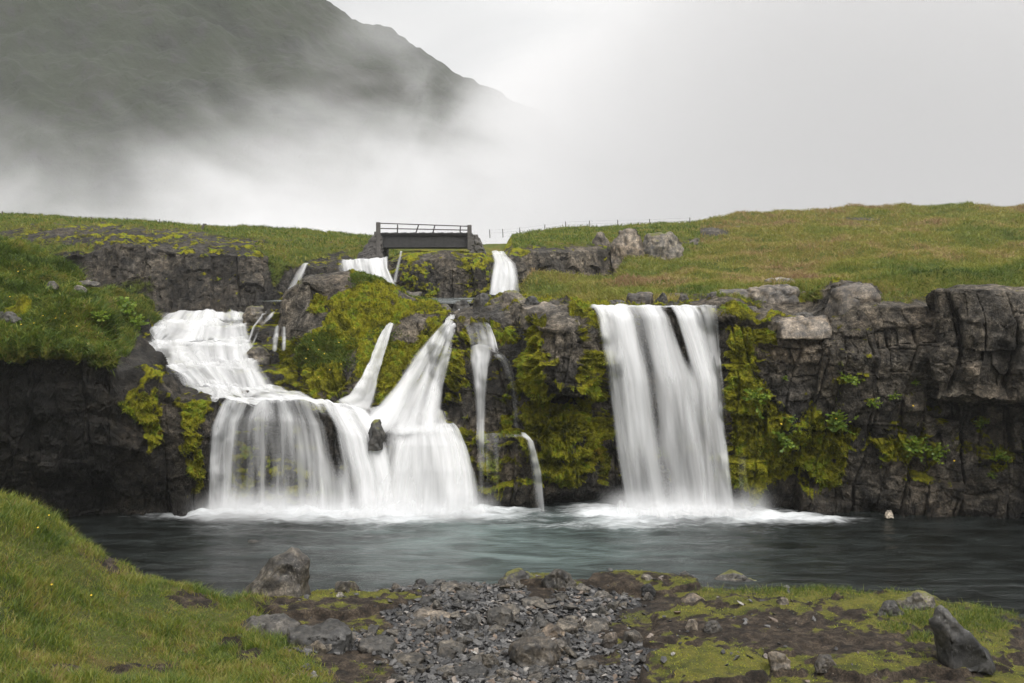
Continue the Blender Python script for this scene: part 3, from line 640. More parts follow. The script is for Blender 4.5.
hp = [P(*q) for q in [
 (735, 299, 27.5), (800, 297, 27.5), (880, 306, 24.6), (925, 306, 24.6), (960, 292, 25.5), (1024, 292, 25.5), (1120, 294, 25), (1220, 296, 24),
 (700, 292, 30), (760, 286, 31), (850, 282, 32), (940, 280, 32), (1024, 277, 32), (1200, 275, 32),
 (620, 300, 29), (660, 299, 28.5), (590, 301, 30), (560, 304, 30), (610, 291, 31.5), (660, 290, 31.5),
 (540, 291, 37), (580, 284, 38), (640, 280, 38), (720, 270, 39), (850, 262, 41), (1024, 258, 42), (1200, 256, 42),
 (530, 293, 42), (560, 280, 44), (600, 266, 46), (650, 256, 49), (720, 248, 52), (800, 240, 53), (900, 236, 54), (1024, 232, 55), (1200, 232, 55),
 (740, 226, 62), (800, 221, 64), (900, 217, 66), (1024, 214, 67), (1200, 214, 67),
 (700, 224, 68), (747, 217, 70), (801, 212.5, 73), (890, 209.5, 76), (1024, 209.5, 78), (1200, 209, 78),
 (700, 232, 85), (800, 222, 95), (900, 220, 98), (1024, 219, 100), (1200, 218, 100), (600, 236, 85), (500, 245, 85), (300, 245, 90), (0, 235, 95), (-250, 235, 95),
 (1024, 224, 122), (700, 238, 122), (400, 248, 122), (100, 245, 122), (-200, 240, 122), (1250, 222, 122),
]]
for (x, y, z) in [(-16, 26, 2.0), (-10, 27, 2.0), (-5, 27, 2.2), (0, 28, 3.8), (-10, 36, 3.9), (-5, 38, 4.2), (0, 38, 4.5), (-16, 40, 4.5), (-25, 40, 5), (3, 34, 4.4), (1, 42, 4.5), (-4, 44, 4.6), (-10, 46, 5.5), (-20, 48, 6), (-4, 52, 6.3), (0, 55, 6.4), (-2, 62, 6.6),
                  (10, 22.5, 2.5), (15, 22.0, 2.5), (6, 24, 3.0), (2.0, 25.2, 3.0), (4.5, 25.2, 3.0)]:
    hp.append(np.array([x, y, z]))
hill_f = tps_fit(hp, 2e-5)
def hill_h(x, y):
    q = np.stack([x, y], 1); z = hill_f(q)
    p = np.stack([x, y, x * 0], 1)
    z = z - 2.5 * sstep(28.6, 26.8, y) * sstep(6.2, 5.4, x) - .6 * sstep(27.5, 26.3, y)
    PX = 512 + FPX * x / np.maximum(y, 1)
    z = z - 2.4 * sstep(535, 500, PX) * sstep(47.5, 45.5, y) - 4.5 * sstep(628, 585, PX) * sstep(44.6, 47.2, y) * sstep(98, 88, y)
    rgt = sstep(2, 6, x - (y - 30) * .05)
    z = z + rgt * (.5 * fbm(p * .16, 3, 71) + .24 * fbm(p * .5, 3, 72)) + .07 * fbm(p * 1.8, 3, 73)
    return z
def hill_sheet():
    ys = np.concatenate([np.linspace(26.3, 40, 160), np.linspace(40.1, 80, 260), np.linspace(80.6, 125, 40)])
    s = np.concatenate([np.linspace(-1.25, -.62, 60), np.linspace(-.615, .62, 420), np.linspace(.63, 1.25, 60)])
    X = s[:, None] * ys[None, :]; Y = np.broadcast_to(ys[None, :], X.shape)
    V = np.stack([X.ravel(), Y.ravel(), hill_h(X.ravel(), Y.ravel())], 1)
    PX, PY = proj(V)
    gs = .9 + .2 * fbm(V * .5, 4, 75) - sstep(600, 560, PX) * sstep(44, 40, V[:, 1]) * .9 * sstep(296, 303, PY)
    for (x, y, rx, ry, s_) in ((855, 219, 45, 3, .5), (712, 232, 20, 6, .6), (680, 294, 18, 3, .5), (1000, 238, 20, 3, .4)): gs = gs - blob(PX, PY, x, y, rx, ry, s_)
    F = grid_faces(len(s), len(ys))
    N = grid_normals(V.reshape(len(s), len(ys), 3)).reshape(-1, 3)
    if N[:, 2].mean() < 0: F = F[:, ::-1]; N = -N
    me = mesh_np('hill', V, F, np.full(len(F), 4), {'moss': .25 + 0 * gs, 'grass': np.clip(gs, 0, 1), 'wet': 0 * gs, 'tone': 1 + 0 * gs})
    o = tag(link('hill', me, M['cliff']), 'grassy hillside rising behind the right cliff', 'hillside', kind='structure')
    REG.append(dict(name='hill', V=V, N=N, F=F, moss=0 * gs, grass=np.clip(gs, 0, 1)))
hill_sheet()

# ------------------------------------------------------------------ foreground shore
fp = [P(*q) for q in [
 (-200, 440, 15), (-120, 482, 14.5), (-120, 683, 9.0), (0, 499, 15.0), (0, 560, 12.4), (0, 683, 9.7), (55, 521, 15.0), (85, 547, 15.2), (130, 567, 15.8), (200, 592, 16.3), (240, 607, 16.4),
 (60, 600, 12.7), (60, 683, 10.3), (150, 640, 13.0), (150, 683, 11.3), (250, 640, 14.0), (250, 683, 12.0), (310, 655, 13.3), (345, 683, 12.3),
 (280, 602, 16.4), (400, 594, 17.0), (330, 622, 15.2), (400, 640, 14.5), (450, 683, 12.6), (480, 602, 16.7), (480, 640, 14.8), (560, 683, 12.9), (560, 582, 18.1), (640, 579, 18.3),
 (640, 612, 16.5), (600, 650, 14.2), (720, 592, 17.5), (700, 640, 14.7), (700, 683, 12.7), (830, 589, 17.7), (830, 632, 15.0), (830, 683, 12.7), (930, 607, 16.7), (950, 640, 14.9),
 (1024, 683, 12.9), (1024, 634, 15.7), (1150, 660, 14.6), (1150, 700, 12.6), (440, 588, 17.6)]]
fp += [np.array(q) for q in [(-11, 18.2, .6), (-8, 18.6, -.1), (-7, 16.8, .65), (-5.5, 17.2, -.15), (-4.2, 17.6, -.2), (-3, 18.2, -.22), (-1.5, 18.8, -.2), (0, 19.2, -.25), (1.5, 19.4, -.25), (2.8, 19.2, -.22), (4.5, 18.8, -.25), (6.3, 18.6, -.25), (7.8, 17.9, -.22), (9, 16.9, -.2), (11, 16, -.2), (14, 15.4, -.2),
      (-8, 21, -.5), (-3, 21, -.55), (2, 21.4, -.6), (7, 21, -.55), (12, 19.5, -.5), (-14, 20.6, .8), (17, 18, -.4), (10.3, 16.2, -.12),
      (0, 0, 4.0), (-6, 0, 4.4), (6, 0, 3.9), (-13, 0, 4.8), (13, 0, 3.6), (-5, 5, 3.0), (0, 5, 2.45), (5, 5, 2.3), (13, 6, 2.0), (-13, 7, 3.6), (0, 9, 1.1), (5, 9, 1.0), (-15, 15, 3.0), (0, -4, 4.1), (-13, -4, 4.9), (13, -4, 3.8)]]
fore_f = tps_fit(fp, 1e-5)
def pxmask(PX, PY, blobs):
    m = 0
    for (x, y, rx, ry, s) in blobs: m = np.maximum(m, s * np.exp(-(np.abs((PX - x) / rx) ** 2.5 + np.abs((PY - y) / ry) ** 2.5)))
    return m
GRAV = [(500, 640, 104, 46, 1.2), (470, 600, 70, 16, 1.1), (500, 690, 132, 30, 1.), (600, 603, 40, 10, .9), (345, 640, 42, 12, .8), (568, 612, 52, 22, 1.), (640, 660, 22, 22, .8), (420, 655, 50, 30, .9), (405, 588, 40, 6, .7)]
LEDGE = [(322, 606, 88, 13, 1.), (645, 585, 60, 11, .9), (530, 582, 36, 6, .7), (760, 640, 120, 38, 1.), (900, 640, 140, 42, 1.), (690, 610, 60, 9, .5), (700, 672, 75, 22, .9)]
def fore_all(x, y):
    q = np.stack([x, y], 1); z = fore_f(q)
    p = np.stack([x, y, x * 0], 1)
    PX, PY = proj(np.stack([x, y, z], 1))
    wob = fbm(p * .9, 5, 81)
    grav = sstep(.25, .6, pxmask(PX, PY, GRAV) + .48 * wob)
    led = pxmask(PX, PY, LEDGE) + .22 * fbm(p * 1.6, 4, 82)
    led = sstep(.38, .50, led)
    grav = grav * (1 - led)
    z = z + .13 * led
    left = sstep(300, 215, PX - (PY - 600) * .9)       # the grassy bank
    left = np.where(y < 9, 1, left)
    z = z + left * (.10 * fbm(p * .9, 3, 83) + .05 * fbm(p * 2.8, 3, 84)) + (1 - grav) * .035 * fbm(p * 3.5, 4, 85) + .02 * fbm(p * 7, 3, 86) + (1 - grav) * (1 - left) * .02 * np.abs(fbm(p * 11, 3, 78))
    z = z - .10 * blob(PX, PY, 232, 643, 12, 6) + .03 * blob(PX, PY, 20, 520, 45, 26)
    z = z - led * .07 * sstep(.1, .5, fbm(p * .9, 3, 89))
    return z, PX, PY, grav, led, left
def fore_h(x, y): return fore_all(np.atleast_1d(np.asarray(x, float)), np.atleast_1d(np.asarray(y, float)))[0]
def fore_sheet():
    ys = np.concatenate([np.linspace(-4, 8.5, 40), np.linspace(8.56, 19.6, 330), np.linspace(19.7, 24, 40)])
    s = np.concatenate([np.linspace(-15, -9.6, 30), np.linspace(-9.5, 10.5, 480), np.linspace(10.6, 18, 40)])
    X, Y = np.meshgrid(s, ys, indexing='ij'); x = X.ravel(); y = Y.ravel()
    z, PX, PY, grav, led, left = fore_all(x, y)
    V = np.stack([x, y, z], 1)
    N = grid_normals(V.reshape(len(s), len(ys), 3)).reshape(-1, 3); N = np.where(N[:, 2:3] < 0, -N, N)
    p = V * np.array([1, 1, 0])
    flat = sstep(.80, .95, N[:, 2])
    grass = left * (.92 + .35 * fbm(p * .9, 4, 87)) * (.8 + .2 * flat)
    for (a, b, rx, ry, s_) in ((250, 655, 16, 6, .7), (232, 643, 10, 6, 1.2), (60, 668, 40, 6, .5), (115, 560, 12, 8, .7), (145, 572, 20, 5, .6), (190, 600, 30, 8, .4), (20, 680, 30, 6, .8), (150, 665, 40, 4, .4)): grass = grass - blob(PX, PY, a, b, rx, ry, s_)
    moss = (.36 + .20 * sstep(640, 700, PX) + .50 * fbm(p * 1.1, 4, 88) + .38 * fbm(p * 4.5, 4, 79)) * (1 - grav) * flat
    for (a, b, rx, ry, s_) in ((330, 600, 75, 6, .55), (530, 580, 26, 5, .6), (640, 577, 30, 4, .4), (660, 615, 40, 8, .35), (790, 590, 80, 7, .6), (900, 605, 60, 10, .6), (700, 672, 70, 12, .5), (780, 668, 60, 10, .4), (960, 625, 40, 10, .5), (905, 630, 30, 15, .3), (990, 665, 50, 16, .2)): moss = moss + blob(PX, PY, a, b, rx, ry, s_)
    for (a, b, rx, ry, s_) in ((800, 635, 80, 14, .35), (870, 655, 60, 14, .3)): moss = moss - blob(PX, PY, a, b, rx, ry, s_)
    wet = sstep(.13, -.02, z)
    att = {'grass': np.clip(grass, 0, 1), 'moss': np.clip(moss, 0, 1), 'gravel': np.clip(grav, 0, 1), 'wet': wet}
    F = grid_faces(len(s), len(ys))
    nn = np.cross(V[F[0, 1]] - V[F[0, 0]], V[F[0, 2]] - V[F[0, 0]])
    if nn[2] < 0: F = F[:, ::-1]
    me = mesh_np('ground', V, F, np.full(len(F), 4), att)
    tag(link('ground', me, M['ground']), 'near shore of grass bank, soil and gravel', 'ground', kind='structure')
    REG.append(dict(name='ground', V=V, N=N, F=F, moss=att['moss'] * (z > .02), grass=att['grass'] * (z > .05)))
fore_sheet()

# ------------------------------------------------------------------ pool
FOOT = []
for (a, b) in [((208, 528, 24.05), (300, 529, 23.9)), ((300, 529, 23.9), (392, 527, 23.8)), ((385, 526, 23.8), (480, 517, 24.0))]: FOOT.append((P(*a), P(*b), 1.0))
FOOT.append((P(618, 514, 23.9), P(700, 513, 23.8), 1.25)); FOOT.append((P(700, 513, 23.8), P(748, 514, 23.9), 1.1))
def pool():
    xs = np.linspace(-17, 22, 600); ys = np.linspace(13.5, 27, 240)
    X, Y = np.meshgrid(xs, ys, indexing='ij'); x = X.ravel(); y = Y.ravel()
    p = np.stack([x, y, 0 * x], 1)
    w = p + np.stack([.7 * fbm(p * .5, 3, 91), .35 * fbm(p * .5, 3, 92), 0 * x], 1)
    st = w * np.array([.45, 1.5, 1])
    foam = 0 * x
    for a, b, s in FOOT:
        d = b[:2] - a[:2]; t = np.clip(((w[:, :2] - a[:2]) @ d) / (d @ d), 0, 1)
        q = a[:2] + t[:, None] * d; dv = w[:, :2] - q
        dist = np.sqrt((dv[:, 0] * .75) ** 2 + (dv[:, 1] * 1.0) ** 2)
        foam = np.maximum(foam, s * np.exp(-(dist / 1.0) ** 1.1))
    c = P(810, 520, 23.2)
    foam = foam + .45 * np.exp(-(((x - c[0]) / 1.5) ** 2 + ((y - c[1]) / .35) ** 2)) + .22 * np.exp(-(((x - 2) / 2.2) ** 2 + ((y - 22.6) / .5) ** 2))
    foam = foam * (1 + .35 * fbm(st * 1.2, 4, 93))
    bub = np.exp(-(((x - .2) / 3.4) ** 2 + ((y - 21.3) / 3.2) ** 2)) * (1.0 + .5 * fbm(st * .6, 4, 94))
    z = .045 * fbm(st * .9, 4, 95) + .16 * np.clip(foam, 0, 1) * (.7 + .6 * fbm(p * 2.2, 3, 96)) * np.exp(-0 * x)
    V = np.stack([x, y, z], 1); F = grid_faces(600, 240)
    nn = np.cross(V[F[0, 1]] - V[F[0, 0]], V[F[0, 2]] - V[F[0, 0]])
    if nn[2] < 0: F = F[:, ::-1]
    me = mesh_np('water', V, F, np.full(len(F), 4), {'foam': np.clip(foam, 0, 1.3), 'bubbles': np.clip(bub, 0, 1)})
    tag(link('water', me, M['pool']), 'dark rippled pool with foam at the feet of the falls', 'water', kind='structure')
pool()
def flat_water(name, label, pts, z, foam=.3):
    bm = bmesh.new(); vs = [bm.verts.new((x, y, z)) for x, y in pts]; f = bm.faces.new(vs)
    bmesh.ops.triangulate(bm, faces=[f]); bmesh.ops.subdivide_edges(bm, edges=bm.edges[:], cuts=12, use_grid_fill=True)
    me = bpy.data.meshes.new(name); bm.to_mesh(me); bm.free()
    V = np.array([v.co[:] for v in me.vertices]); pz = V * np.array([.5, 1.6, 0])
    at = me.attributes.new('foam', 'FLOAT', 'POINT'); at.data.foreach_set('value', np.clip(foam + .4 * fbm(pz, 3, 97), 0, 1).astype(np.float32))
    at = me.attributes.new('bubbles', 'FLOAT', 'POINT'); at.data.foreach_set('value', np.full(len(V), .4, np.float32))
    return tag(link(name, me, M['pool']), label, 'water', kind='structure')
flat_water('stream', 'small stream pool on the middle tier behind the rocks', [(-9, 35), (-8.6, 43), (-4, 44.8), (1, 45), (2.2, 40), (2.4, 31), (-.6, 30), (-2.2, 31)], 4.98)
flat_water('stream', 'stream lip water feeding the tall fall', [(1.75, 25.3), (5.2, 25.3), (5.2, 29.0), (2, 30.2)], 5.0, .25)

# ------------------------------------------------------------------ waterfalls
# the water lies on the rock: how far the built rock stands in front of each stream, to lift the sheets onto it
DM = np.full((700, 1100), 1e9)
for r_ in REG:
    if r_['name'] in ('ground',): continue
    v_ = r_['V']; F_ = r_['F']
    for q_ in (v_, v_[F_].mean(1), (v_[F_[:, 0]] + v_[F_[:, 1]]) / 2, (v_[F_[:, 1]] + v_[F_[:, 2]]) / 2):
        px_, py_ = proj(q_); k_ = (px_ > 0) & (px_ < 1090) & (py_ > 0) & (py_ < 690) & (q_[:, 1] > 5)
        np.minimum.at(DM, (np.round(py_[k_]).astype(int), np.round(px_[k_]).astype(int)), q_[k_, 1])
for _ in range(2):
    D2 = DM.copy()
    for dy in (-1, 0, 1):
        for dx in (-1, 0, 1): D2 = np.minimum(D2, np.roll(np.roll(DM, dy, 0), dx, 1))
    DM = D2
def lift_on(G, reach, gap):
    V = G.reshape(-1, 3); px, py = proj(V)
    d = DM[np.clip(np.round(py), 0, 699).astype(int), np.clip(np.round(px), 0, 1099).astype(int)]
    mv = V[:, 1] - (d - gap); mv = np.where((mv > 0) & (mv < reach), mv, 0).reshape(G.shape[:2])
    raw = mv.copy()
    for _ in range(3): mv = np.maximum(mv, np.maximum(np.roll(mv, 1, 1), np.roll(mv, -1, 1)) * .9); mv = np.maximum(mv, np.maximum(np.roll(mv, 1, 0), np.roll(mv, -1, 0)) * .9)
    mv = smooth_grid(mv[..., None], 6)[..., 0]; mv = np.maximum(mv, raw * .9)
    s = 1 - mv.ravel() / V[:, 1]
    return (CAM + (V - CAM) * s[:, None]).reshape(G.shape)
def fall_sheet(streams, nu, nv, dens, seed, off=0., strand=.05, streak=1., sm=3, reach=1.3, feather=.2):
    K = len(streams[0]); C = np.array([[P(*q) for q in s] for s in streams])
    C[:, :, 1] -= off
    seg = np.linalg.norm(np.diff(C, axis=1), axis=2).mean(0); t = np.concatenate([[0], np.cumsum(seg)]); L = t[-1]; t = t / L
    tv = np.linspace(0, 1, nv); A = np.stack([np.stack([np.interp(tv, t, C[a, :, d]) for d in range(3)], 1) for a in range(len(streams))])
    tu = np.linspace(0, len(streams) - 1, nu)
    i = np.minimum(np.floor(tu).astype(int), len(streams) - 2); f = tu - i
    # cubic across the streams
    i0 = np.maximum(i - 1, 0); i3 = np.minimum(i + 2, len(streams) - 1)
    p0, p1, p2, p3 = A[i0], A[i], A[i + 1], A[i3]; f = f[:, None, None]
    G = p1 + .5 * f * (p2 - p0 + f * (2 * p0 - 5 * p1 + 4 * p2 - p3 + f * (3 * (p1 - p2) + p3 - p0))) if len(streams) > 2 else p1 * (1 - f) + p2 * f
    for _ in range(sm * max(1, nv // 60)):
        H = G.copy(); H[:, 1:-1] = .25 * G[:, :-2] + .5 * G[:, 1:-1] + .25 * G[:, 2:]; G = H
    G = lift_on(G, reach, .05 + off * .4)
    width = np.linalg.norm(C[-1] - C[0], axis=1).mean()
    U, Vv = np.meshgrid(np.linspace(0, 1, nu), tv, indexing='ij')
    q = np.stack([U.ravel() * width * 3.2, Vv.ravel() * L * .28, np.full(U.size, seed * 3.3)], 1)
    N = grid_normals(G).reshape(-1, 3); N = np.where((N[:, 1:2] > 0), -N, N)
    dn = fbm(q, 2, seed) * strand
    V = G.reshape(-1, 3) + N * dn[:, None]
    D = dens(U, Vv) if callable(dens) else np.full(U.shape, dens)
    edge = sstep(0, feather, U) * sstep(1, 1 - feather, U)
    D = (D.ravel() + .30 * fbm(q * np.array([.8, .6, 1]), 3, seed + 7)) - (1 - edge.ravel()) * .9
    uv = np.stack([U.ravel() * width, Vv.ravel() * L], 1) + seed * 1.7
    return V, grid_faces(nu, nv), D, uv, np.full(U.size, streak)
def add_fall(name_obj_label, sheets, splash=None):
    Vs, Fs, Ds, Us, Ss = [], [], [], [], []; b = 0
    for (V, F, D, uv, s) in sheets:
        Vs.append(V); Fs.append(F + b); Ds.append(D); Us.append(uv); Ss.append(s); b += len(V)
    V = np.concatenate(Vs); F = np.concatenate(Fs)
    me = mesh_np('waterfall', V, F, np.full(len(F), 4), {'dens': np.concatenate(Ds), 'streak': np.concatenate(Ss)}, np.concatenate(Us))
    o = tag(link('waterfall', me, M['fall']), name_obj_label, 'waterfall')
    if splash:
        # soft churned foam heaped at the foot
        for (a, bb, hgt, dep) in splash:
            pa, pb = P(*a), P(*bb); n1, n2 = 160, 26
            S, T = np.meshgrid(np.linspace(-.06, 1.06, n1), np.linspace(0, 1, n2), indexing='ij')
            base = pa[None] + S.ravel()[:, None] * (pb - pa)[None]
            ang = T.ravel() * math.pi
            q = np.stack([S.ravel() * np.linalg.norm(pb - pa) * 1.6, T.ravel() * 1.2, np.full(S.size, hgt * 9)], 1)
            hh = hgt * (.7 + .75 * fbm(q, 4, 31)); ends = sstep(-.06, .05, S.ravel()) * sstep(1.06, .95, S.ravel())
            Vq = base.copy(); Vq[:, 1] -= np.cos(ang) * dep * (.8 + .4 * noise(q * .7, 5)); Vq[:, 2] = -.04 + np.sin(ang) * hh * ends
            dq = .62 * (1 - .75 * np.sin(ang)) * ends + .35 * fbm(q * 1.7, 3, 33) * ends - (1 - ends)
            Fq = grid_faces(n1, n2)
            uvq = np.stack([S.ravel() * 3, T.ravel() * 3 + 4], 1)
            m2 = mesh_np('splash', Vq, Fq, np.full(len(Fq), 4), {'dens': dq, 'streak': np.full(len(Vq), .35)}, uvq)
            link('splash', m2, M['fall'], o)
    return o

# tall right fall
WR = [[(584, 307, 26.2), (586, 305.5, 24.9), (592, 316, 24.45), (602, 380, 24.15), (612, 450, 24.0), (623, 516, 23.92)],
      [(612, 307, 26.2), (614, 305.5, 24.9), (620, 316, 24.4), (632, 380, 24.05), (640, 450, 23.9), (648, 516, 23.82)],
      [(650, 307, 26.2), (652, 305.5, 24.9), (659, 316, 24.4), (674, 380, 24.0), (684, 450, 23.85), (692, 516, 23.75)],
      [(676, 307, 26.2), (677, 305.5, 24.9), (683, 316, 24.4), (703, 380, 24.0), (712, 450, 23.85), (718, 516, 23.8)],
      [(702, 307, 26.2), (703, 305.5, 24.9), (708, 316, 24.4), (720, 380, 24.1), (730, 450, 23.95), (740, 516, 23.88)]]
def dR(U, V):
    d = .66 + 0 * U
    gap = np.exp(-((U - (.625 + .05 * V)) / (.045)) ** 2) * sstep(.56, .28, V) * sstep(.10, .17, V)
    gap2 = np.exp(-((U - .36) / .05) ** 2) * .35 * sstep(.1, .3, V) * sstep(.8, .4, V)
    return d - 1.05 * gap - gap2 - .15 * sstep(.3, 1, V)
def dR2(U, V): return dR(U, V) * .9 - .22
thin_R = [[(692, 307, 26), (695, 306, 24.9), (700, 318, 24.5), (708, 350, 24.35), (716, 400, 24.25), (722, 450, 24.15)],
          [(708, 306, 26), (709, 305, 24.9), (712, 318, 24.5), (716, 350, 24.3), (722, 400, 24.2), (728, 450, 24.1)],
          [(722, 306, 26), (721, 306, 24.9), (720, 320, 24.5), (721, 350, 24.35), (727, 400, 24.25), (734, 450, 24.15)]]
low_R = [[(728, 432, 24.3), (728, 440, 24.1), (731, 470, 24.0), (735, 514, 23.95)], [(738, 428, 24.3), (739, 436, 24.05), (742, 470, 23.95), (747, 514, 23.9)], [(746, 432, 24.3), (748, 442, 24.05), (752, 472, 23.95), (757, 514, 23.92)]]
add_fall('tall broad white fall on the right plunging straight into the pool',
         [fall_sheet(WR, 240, 170, dR, 1, 0, .05, .7, feather=.11), fall_sheet(WR, 200, 120, dR2, 2, .16, .06, .9, feather=.14), fall_sheet(thin_R, 60, 120, lambda U, V: .42 - .5 * sstep(.55, 1, V), 3, 0, .03, 1.0, feather=.3), fall_sheet(low_R, 50, 60, lambda U, V: .12 - .5 * sstep(.45, 0, V), 4, .1, .0, .8, feather=.42, reach=.8)],
         [((612, 516, 23.8), (752, 515, 23.85), .5, .6)])
# lower left veil
WL = [[(224, 398, 25.3), (217, 402, 24.75), (206, 428, 24.35), (203, 460, 24.2), (202, 495, 24.15), (201, 530, 24.1)],
      [(246, 397, 25.3), (244, 401, 24.75), (236, 420, 24.3), (233, 455, 24.15), (232, 490, 24.1), (231, 530, 24.05)],
      [(276, 397, 25.3), (276, 402, 24.75), (278, 420, 24.3), (280, 455, 24.15), (280, 490, 24.05), (279, 530, 24.0)],
      [(306, 398, 25.4), (308, 404, 24.75), (318, 425, 24.3), (324, 460, 24.1), (326, 490, 24.0), (326, 530, 23.9)],
      [(336, 402, 25.5), (342, 408, 24.85), (356, 435, 24.35), (364, 470, 24.1), (368, 500, 23.95), (369, 530, 23.85)],
      [(362, 406, 25.6), (374, 414, 25.0), (392, 445, 24.5), (398, 480, 24.15), (400, 505, 24.0), (402, 530, 23.85)]]
def dL(U, V):
    d = .30 + .30 * np.exp(-((U - .12) / .1) ** 2) * .4 + .42 * sstep(.60, .86, U) + .35 * sstep(.10, .0, V) + .16 * sstep(.8, 1, V)
    d = d - .5 * np.exp(-((U - .66) / .05) ** 2) * sstep(.15, .3, V) * sstep(.75, .5, V)
    return d
add_fall('wide thin veil of falling water at the lower left', [fall_sheet(WL, 240, 150, dL, 5, 0, .05, .9, feather=.08), fall_sheet(WL, 240, 120, lambda U, V: dL(U, V) - .12, 6, .12, .06, 1.1, feather=.1)],
         [((203, 531, 23.98), (400, 531, 23.7), .32, .5)])
# broad lower step of the main cascade
WM2 = [[(366, 420, 25.4), (368, 432, 24.9), (370, 448, 24.6), (368, 476, 24.2), (362, 502, 23.95), (356, 529, 23.75)],
       [(402, 424, 25.6), (402, 432, 25.0), (400, 445, 24.6), (396, 470, 24.2), (392, 498, 23.9), (389, 527, 23.7)],
       [(425, 421, 25.6), (428, 429, 25.0), (430, 444, 24.5), (432, 470, 24.1), (432, 498, 23.85), (431, 525, 23.7)],
       [(448, 420, 25.7), (454, 428, 25.0), (461, 445, 24.6), (466, 470, 24.2), (468, 495, 23.95), (468, 522, 23.85)],
       [(456, 423, 25.7), (462, 432, 25.1), (470, 450, 24.8), (479, 475, 24.4), (484, 495, 24.2), (489, 519, 24.0)]]
add_fall('bulging white lower step of the central cascade', [fall_sheet(WM2, 180, 130, lambda U, V: .66 - .22 * np.exp(-((U - .2) / .08) ** 2) * sstep(.3, .6, V) - .8 * sstep(.10, 0, V), 8, 0, .06, .8, feather=.26), fall_sheet(WM2, 160, 110, lambda U, V: .45 - 1. * sstep(.10, 0, V), 9, .13, .07, 1., feather=.28)],
         [((372, 531, 23.62), (488, 518, 23.9), .42, .5)])
# upper step of the main cascade
WM = [[(456, 309, 30.2), (449, 316, 29.2), (436, 328, 28.5), (414, 352, 27.4), (396, 378, 26.4), (374, 402, 25.6), (346, 420, 24.8)],
      [(459, 309, 30.2), (453, 317, 29.2), (443, 330, 28.5), (427, 356, 27.3), (412, 384, 26.3), (398, 410, 25.5), (380, 440, 24.6)],
      [(462, 309, 30.2), (457, 317, 29.2), (451, 330, 28.5), (440, 358, 27.3), (431, 388, 26.2), (425, 412, 25.5), (423, 440, 24.6)],
      [(466, 309, 30.2), (462, 317, 29.2), (459, 330, 28.5), (453, 358, 27.4), (447, 388, 26.3), (446, 412, 25.6), (452, 442, 24.8)]]
SH = [[(322, 398, 26.6), (330, 402, 25.7), (338, 408, 25.0), (344, 416, 24.7)], [(352, 400, 26.6), (358, 406, 25.7), (366, 416, 25.0), (372, 428, 24.7)], [(380, 404, 26.5), (384, 412, 25.7), (386, 426, 25.1), (388, 440, 24.7)],
      [(412, 404, 26.4), (411, 414, 25.7), (410, 426, 25.0), (409, 440, 24.5)], [(438, 404, 26.5), (438, 414, 25.8), (440, 426, 25.1), (441, 440, 24.6)], [(452, 410, 26.5), (455, 418, 25.8), (459, 430, 25.2), (462, 442, 24.8)]]
add_fall('steep white upper chute of the central cascade widening downward', [fall_sheet(SH, 150, 60, lambda U, V: .50 - 1.1 * sstep(.80, 1, V) - .9 * sstep(.25, 0, V) - .2 * np.exp(-((U - .38) / .07) ** 2) * sstep(.3, .5, V), 12, .10, .07, .8, 1, reach=1.6, feather=.2), fall_sheet(WM, 130, 130, lambda U, V: .62 - .3 * np.exp(-((U - .62) / .06) ** 2) * sstep(.25, .4, V) - .7 * sstep(.90, 1, V), 10, .12, .06, .85, feather=.26), fall_sheet(WM, 110, 110, lambda U, V: .4 - .7 * sstep(.93, 1, V), 11, .24, .07, .9)])
# slim side stream
WS = [[(388, 324, 28.0), (382, 330, 27.5), (372, 352, 26.9), (362, 376, 26.2), (348, 394, 25.7), (330, 401, 25.4)],
      [(391, 323, 28.0), (387, 332, 27.4), (379, 354, 26.8), (371, 378, 26.1), (362, 398, 25.6), (348, 408, 25.3)],
      [(395, 324, 28.0), (392, 334, 27.4), (386, 356, 26.8), (380, 380, 26.1), (376, 400, 25.6), (372, 414, 25.2)]]
add_fall('slim white side stream left of the central cascade', [fall_sheet(WS, 70, 110, lambda U, V: .6 - .7 * sstep(.92, 1, V), 14, .15, .05, .7, 1), fall_sheet(WS, 60, 90, lambda U, V: .3 - .7 * sstep(.92, 1, V), 15, .22, .05, .9, 1)])
# thin cascade over the middle rock
fade = lambda V: -.9 * sstep(.86, 1, V) - .7 * sstep(.10, 0, V)
T1 = [[(461, 323, 27.2), (462, 327, 26.9), (466, 338, 26.5), (468, 352, 26.2)], [(474, 321, 27.2), (476, 325, 26.8), (479, 338, 26.2), (480, 352, 25.9)], [(485, 321, 27.2), (488, 326, 26.6), (491, 338, 26.0), (493, 352, 25.7)], [(488, 322, 27.2), (492, 328, 26.5), (497, 340, 25.9), (501, 353, 25.5)]]
T2 = [[(466, 349, 26.2), (469, 365, 26.0), (472, 400, 25.7), (474, 432, 25.2), (476, 475, 24.7), (477, 519, 24.5)], [(480, 344, 25.9), (480, 362, 25.7), (480, 400, 25.5), (480, 432, 25.0), (482, 475, 24.5), (483, 519, 24.4)], [(500, 349, 25.6), (493, 364, 25.5), (489, 400, 25.3), (488, 432, 24.9), (489, 475, 24.4), (490, 519, 24.35)]]
T3 = [[(488, 352, 25.7), (499, 362, 25.4), (506, 380, 25.2), (511, 405, 25.1), (513, 437, 24.8)], [(494, 350, 25.6), (506, 361, 25.3), (512, 380, 25.15), (516, 405, 25.0), (518, 437, 24.75)], [(500, 350, 25.5), (512, 361, 25.2), (517, 380, 25.1), (521, 405, 24.95), (524, 437, 24.7)]]
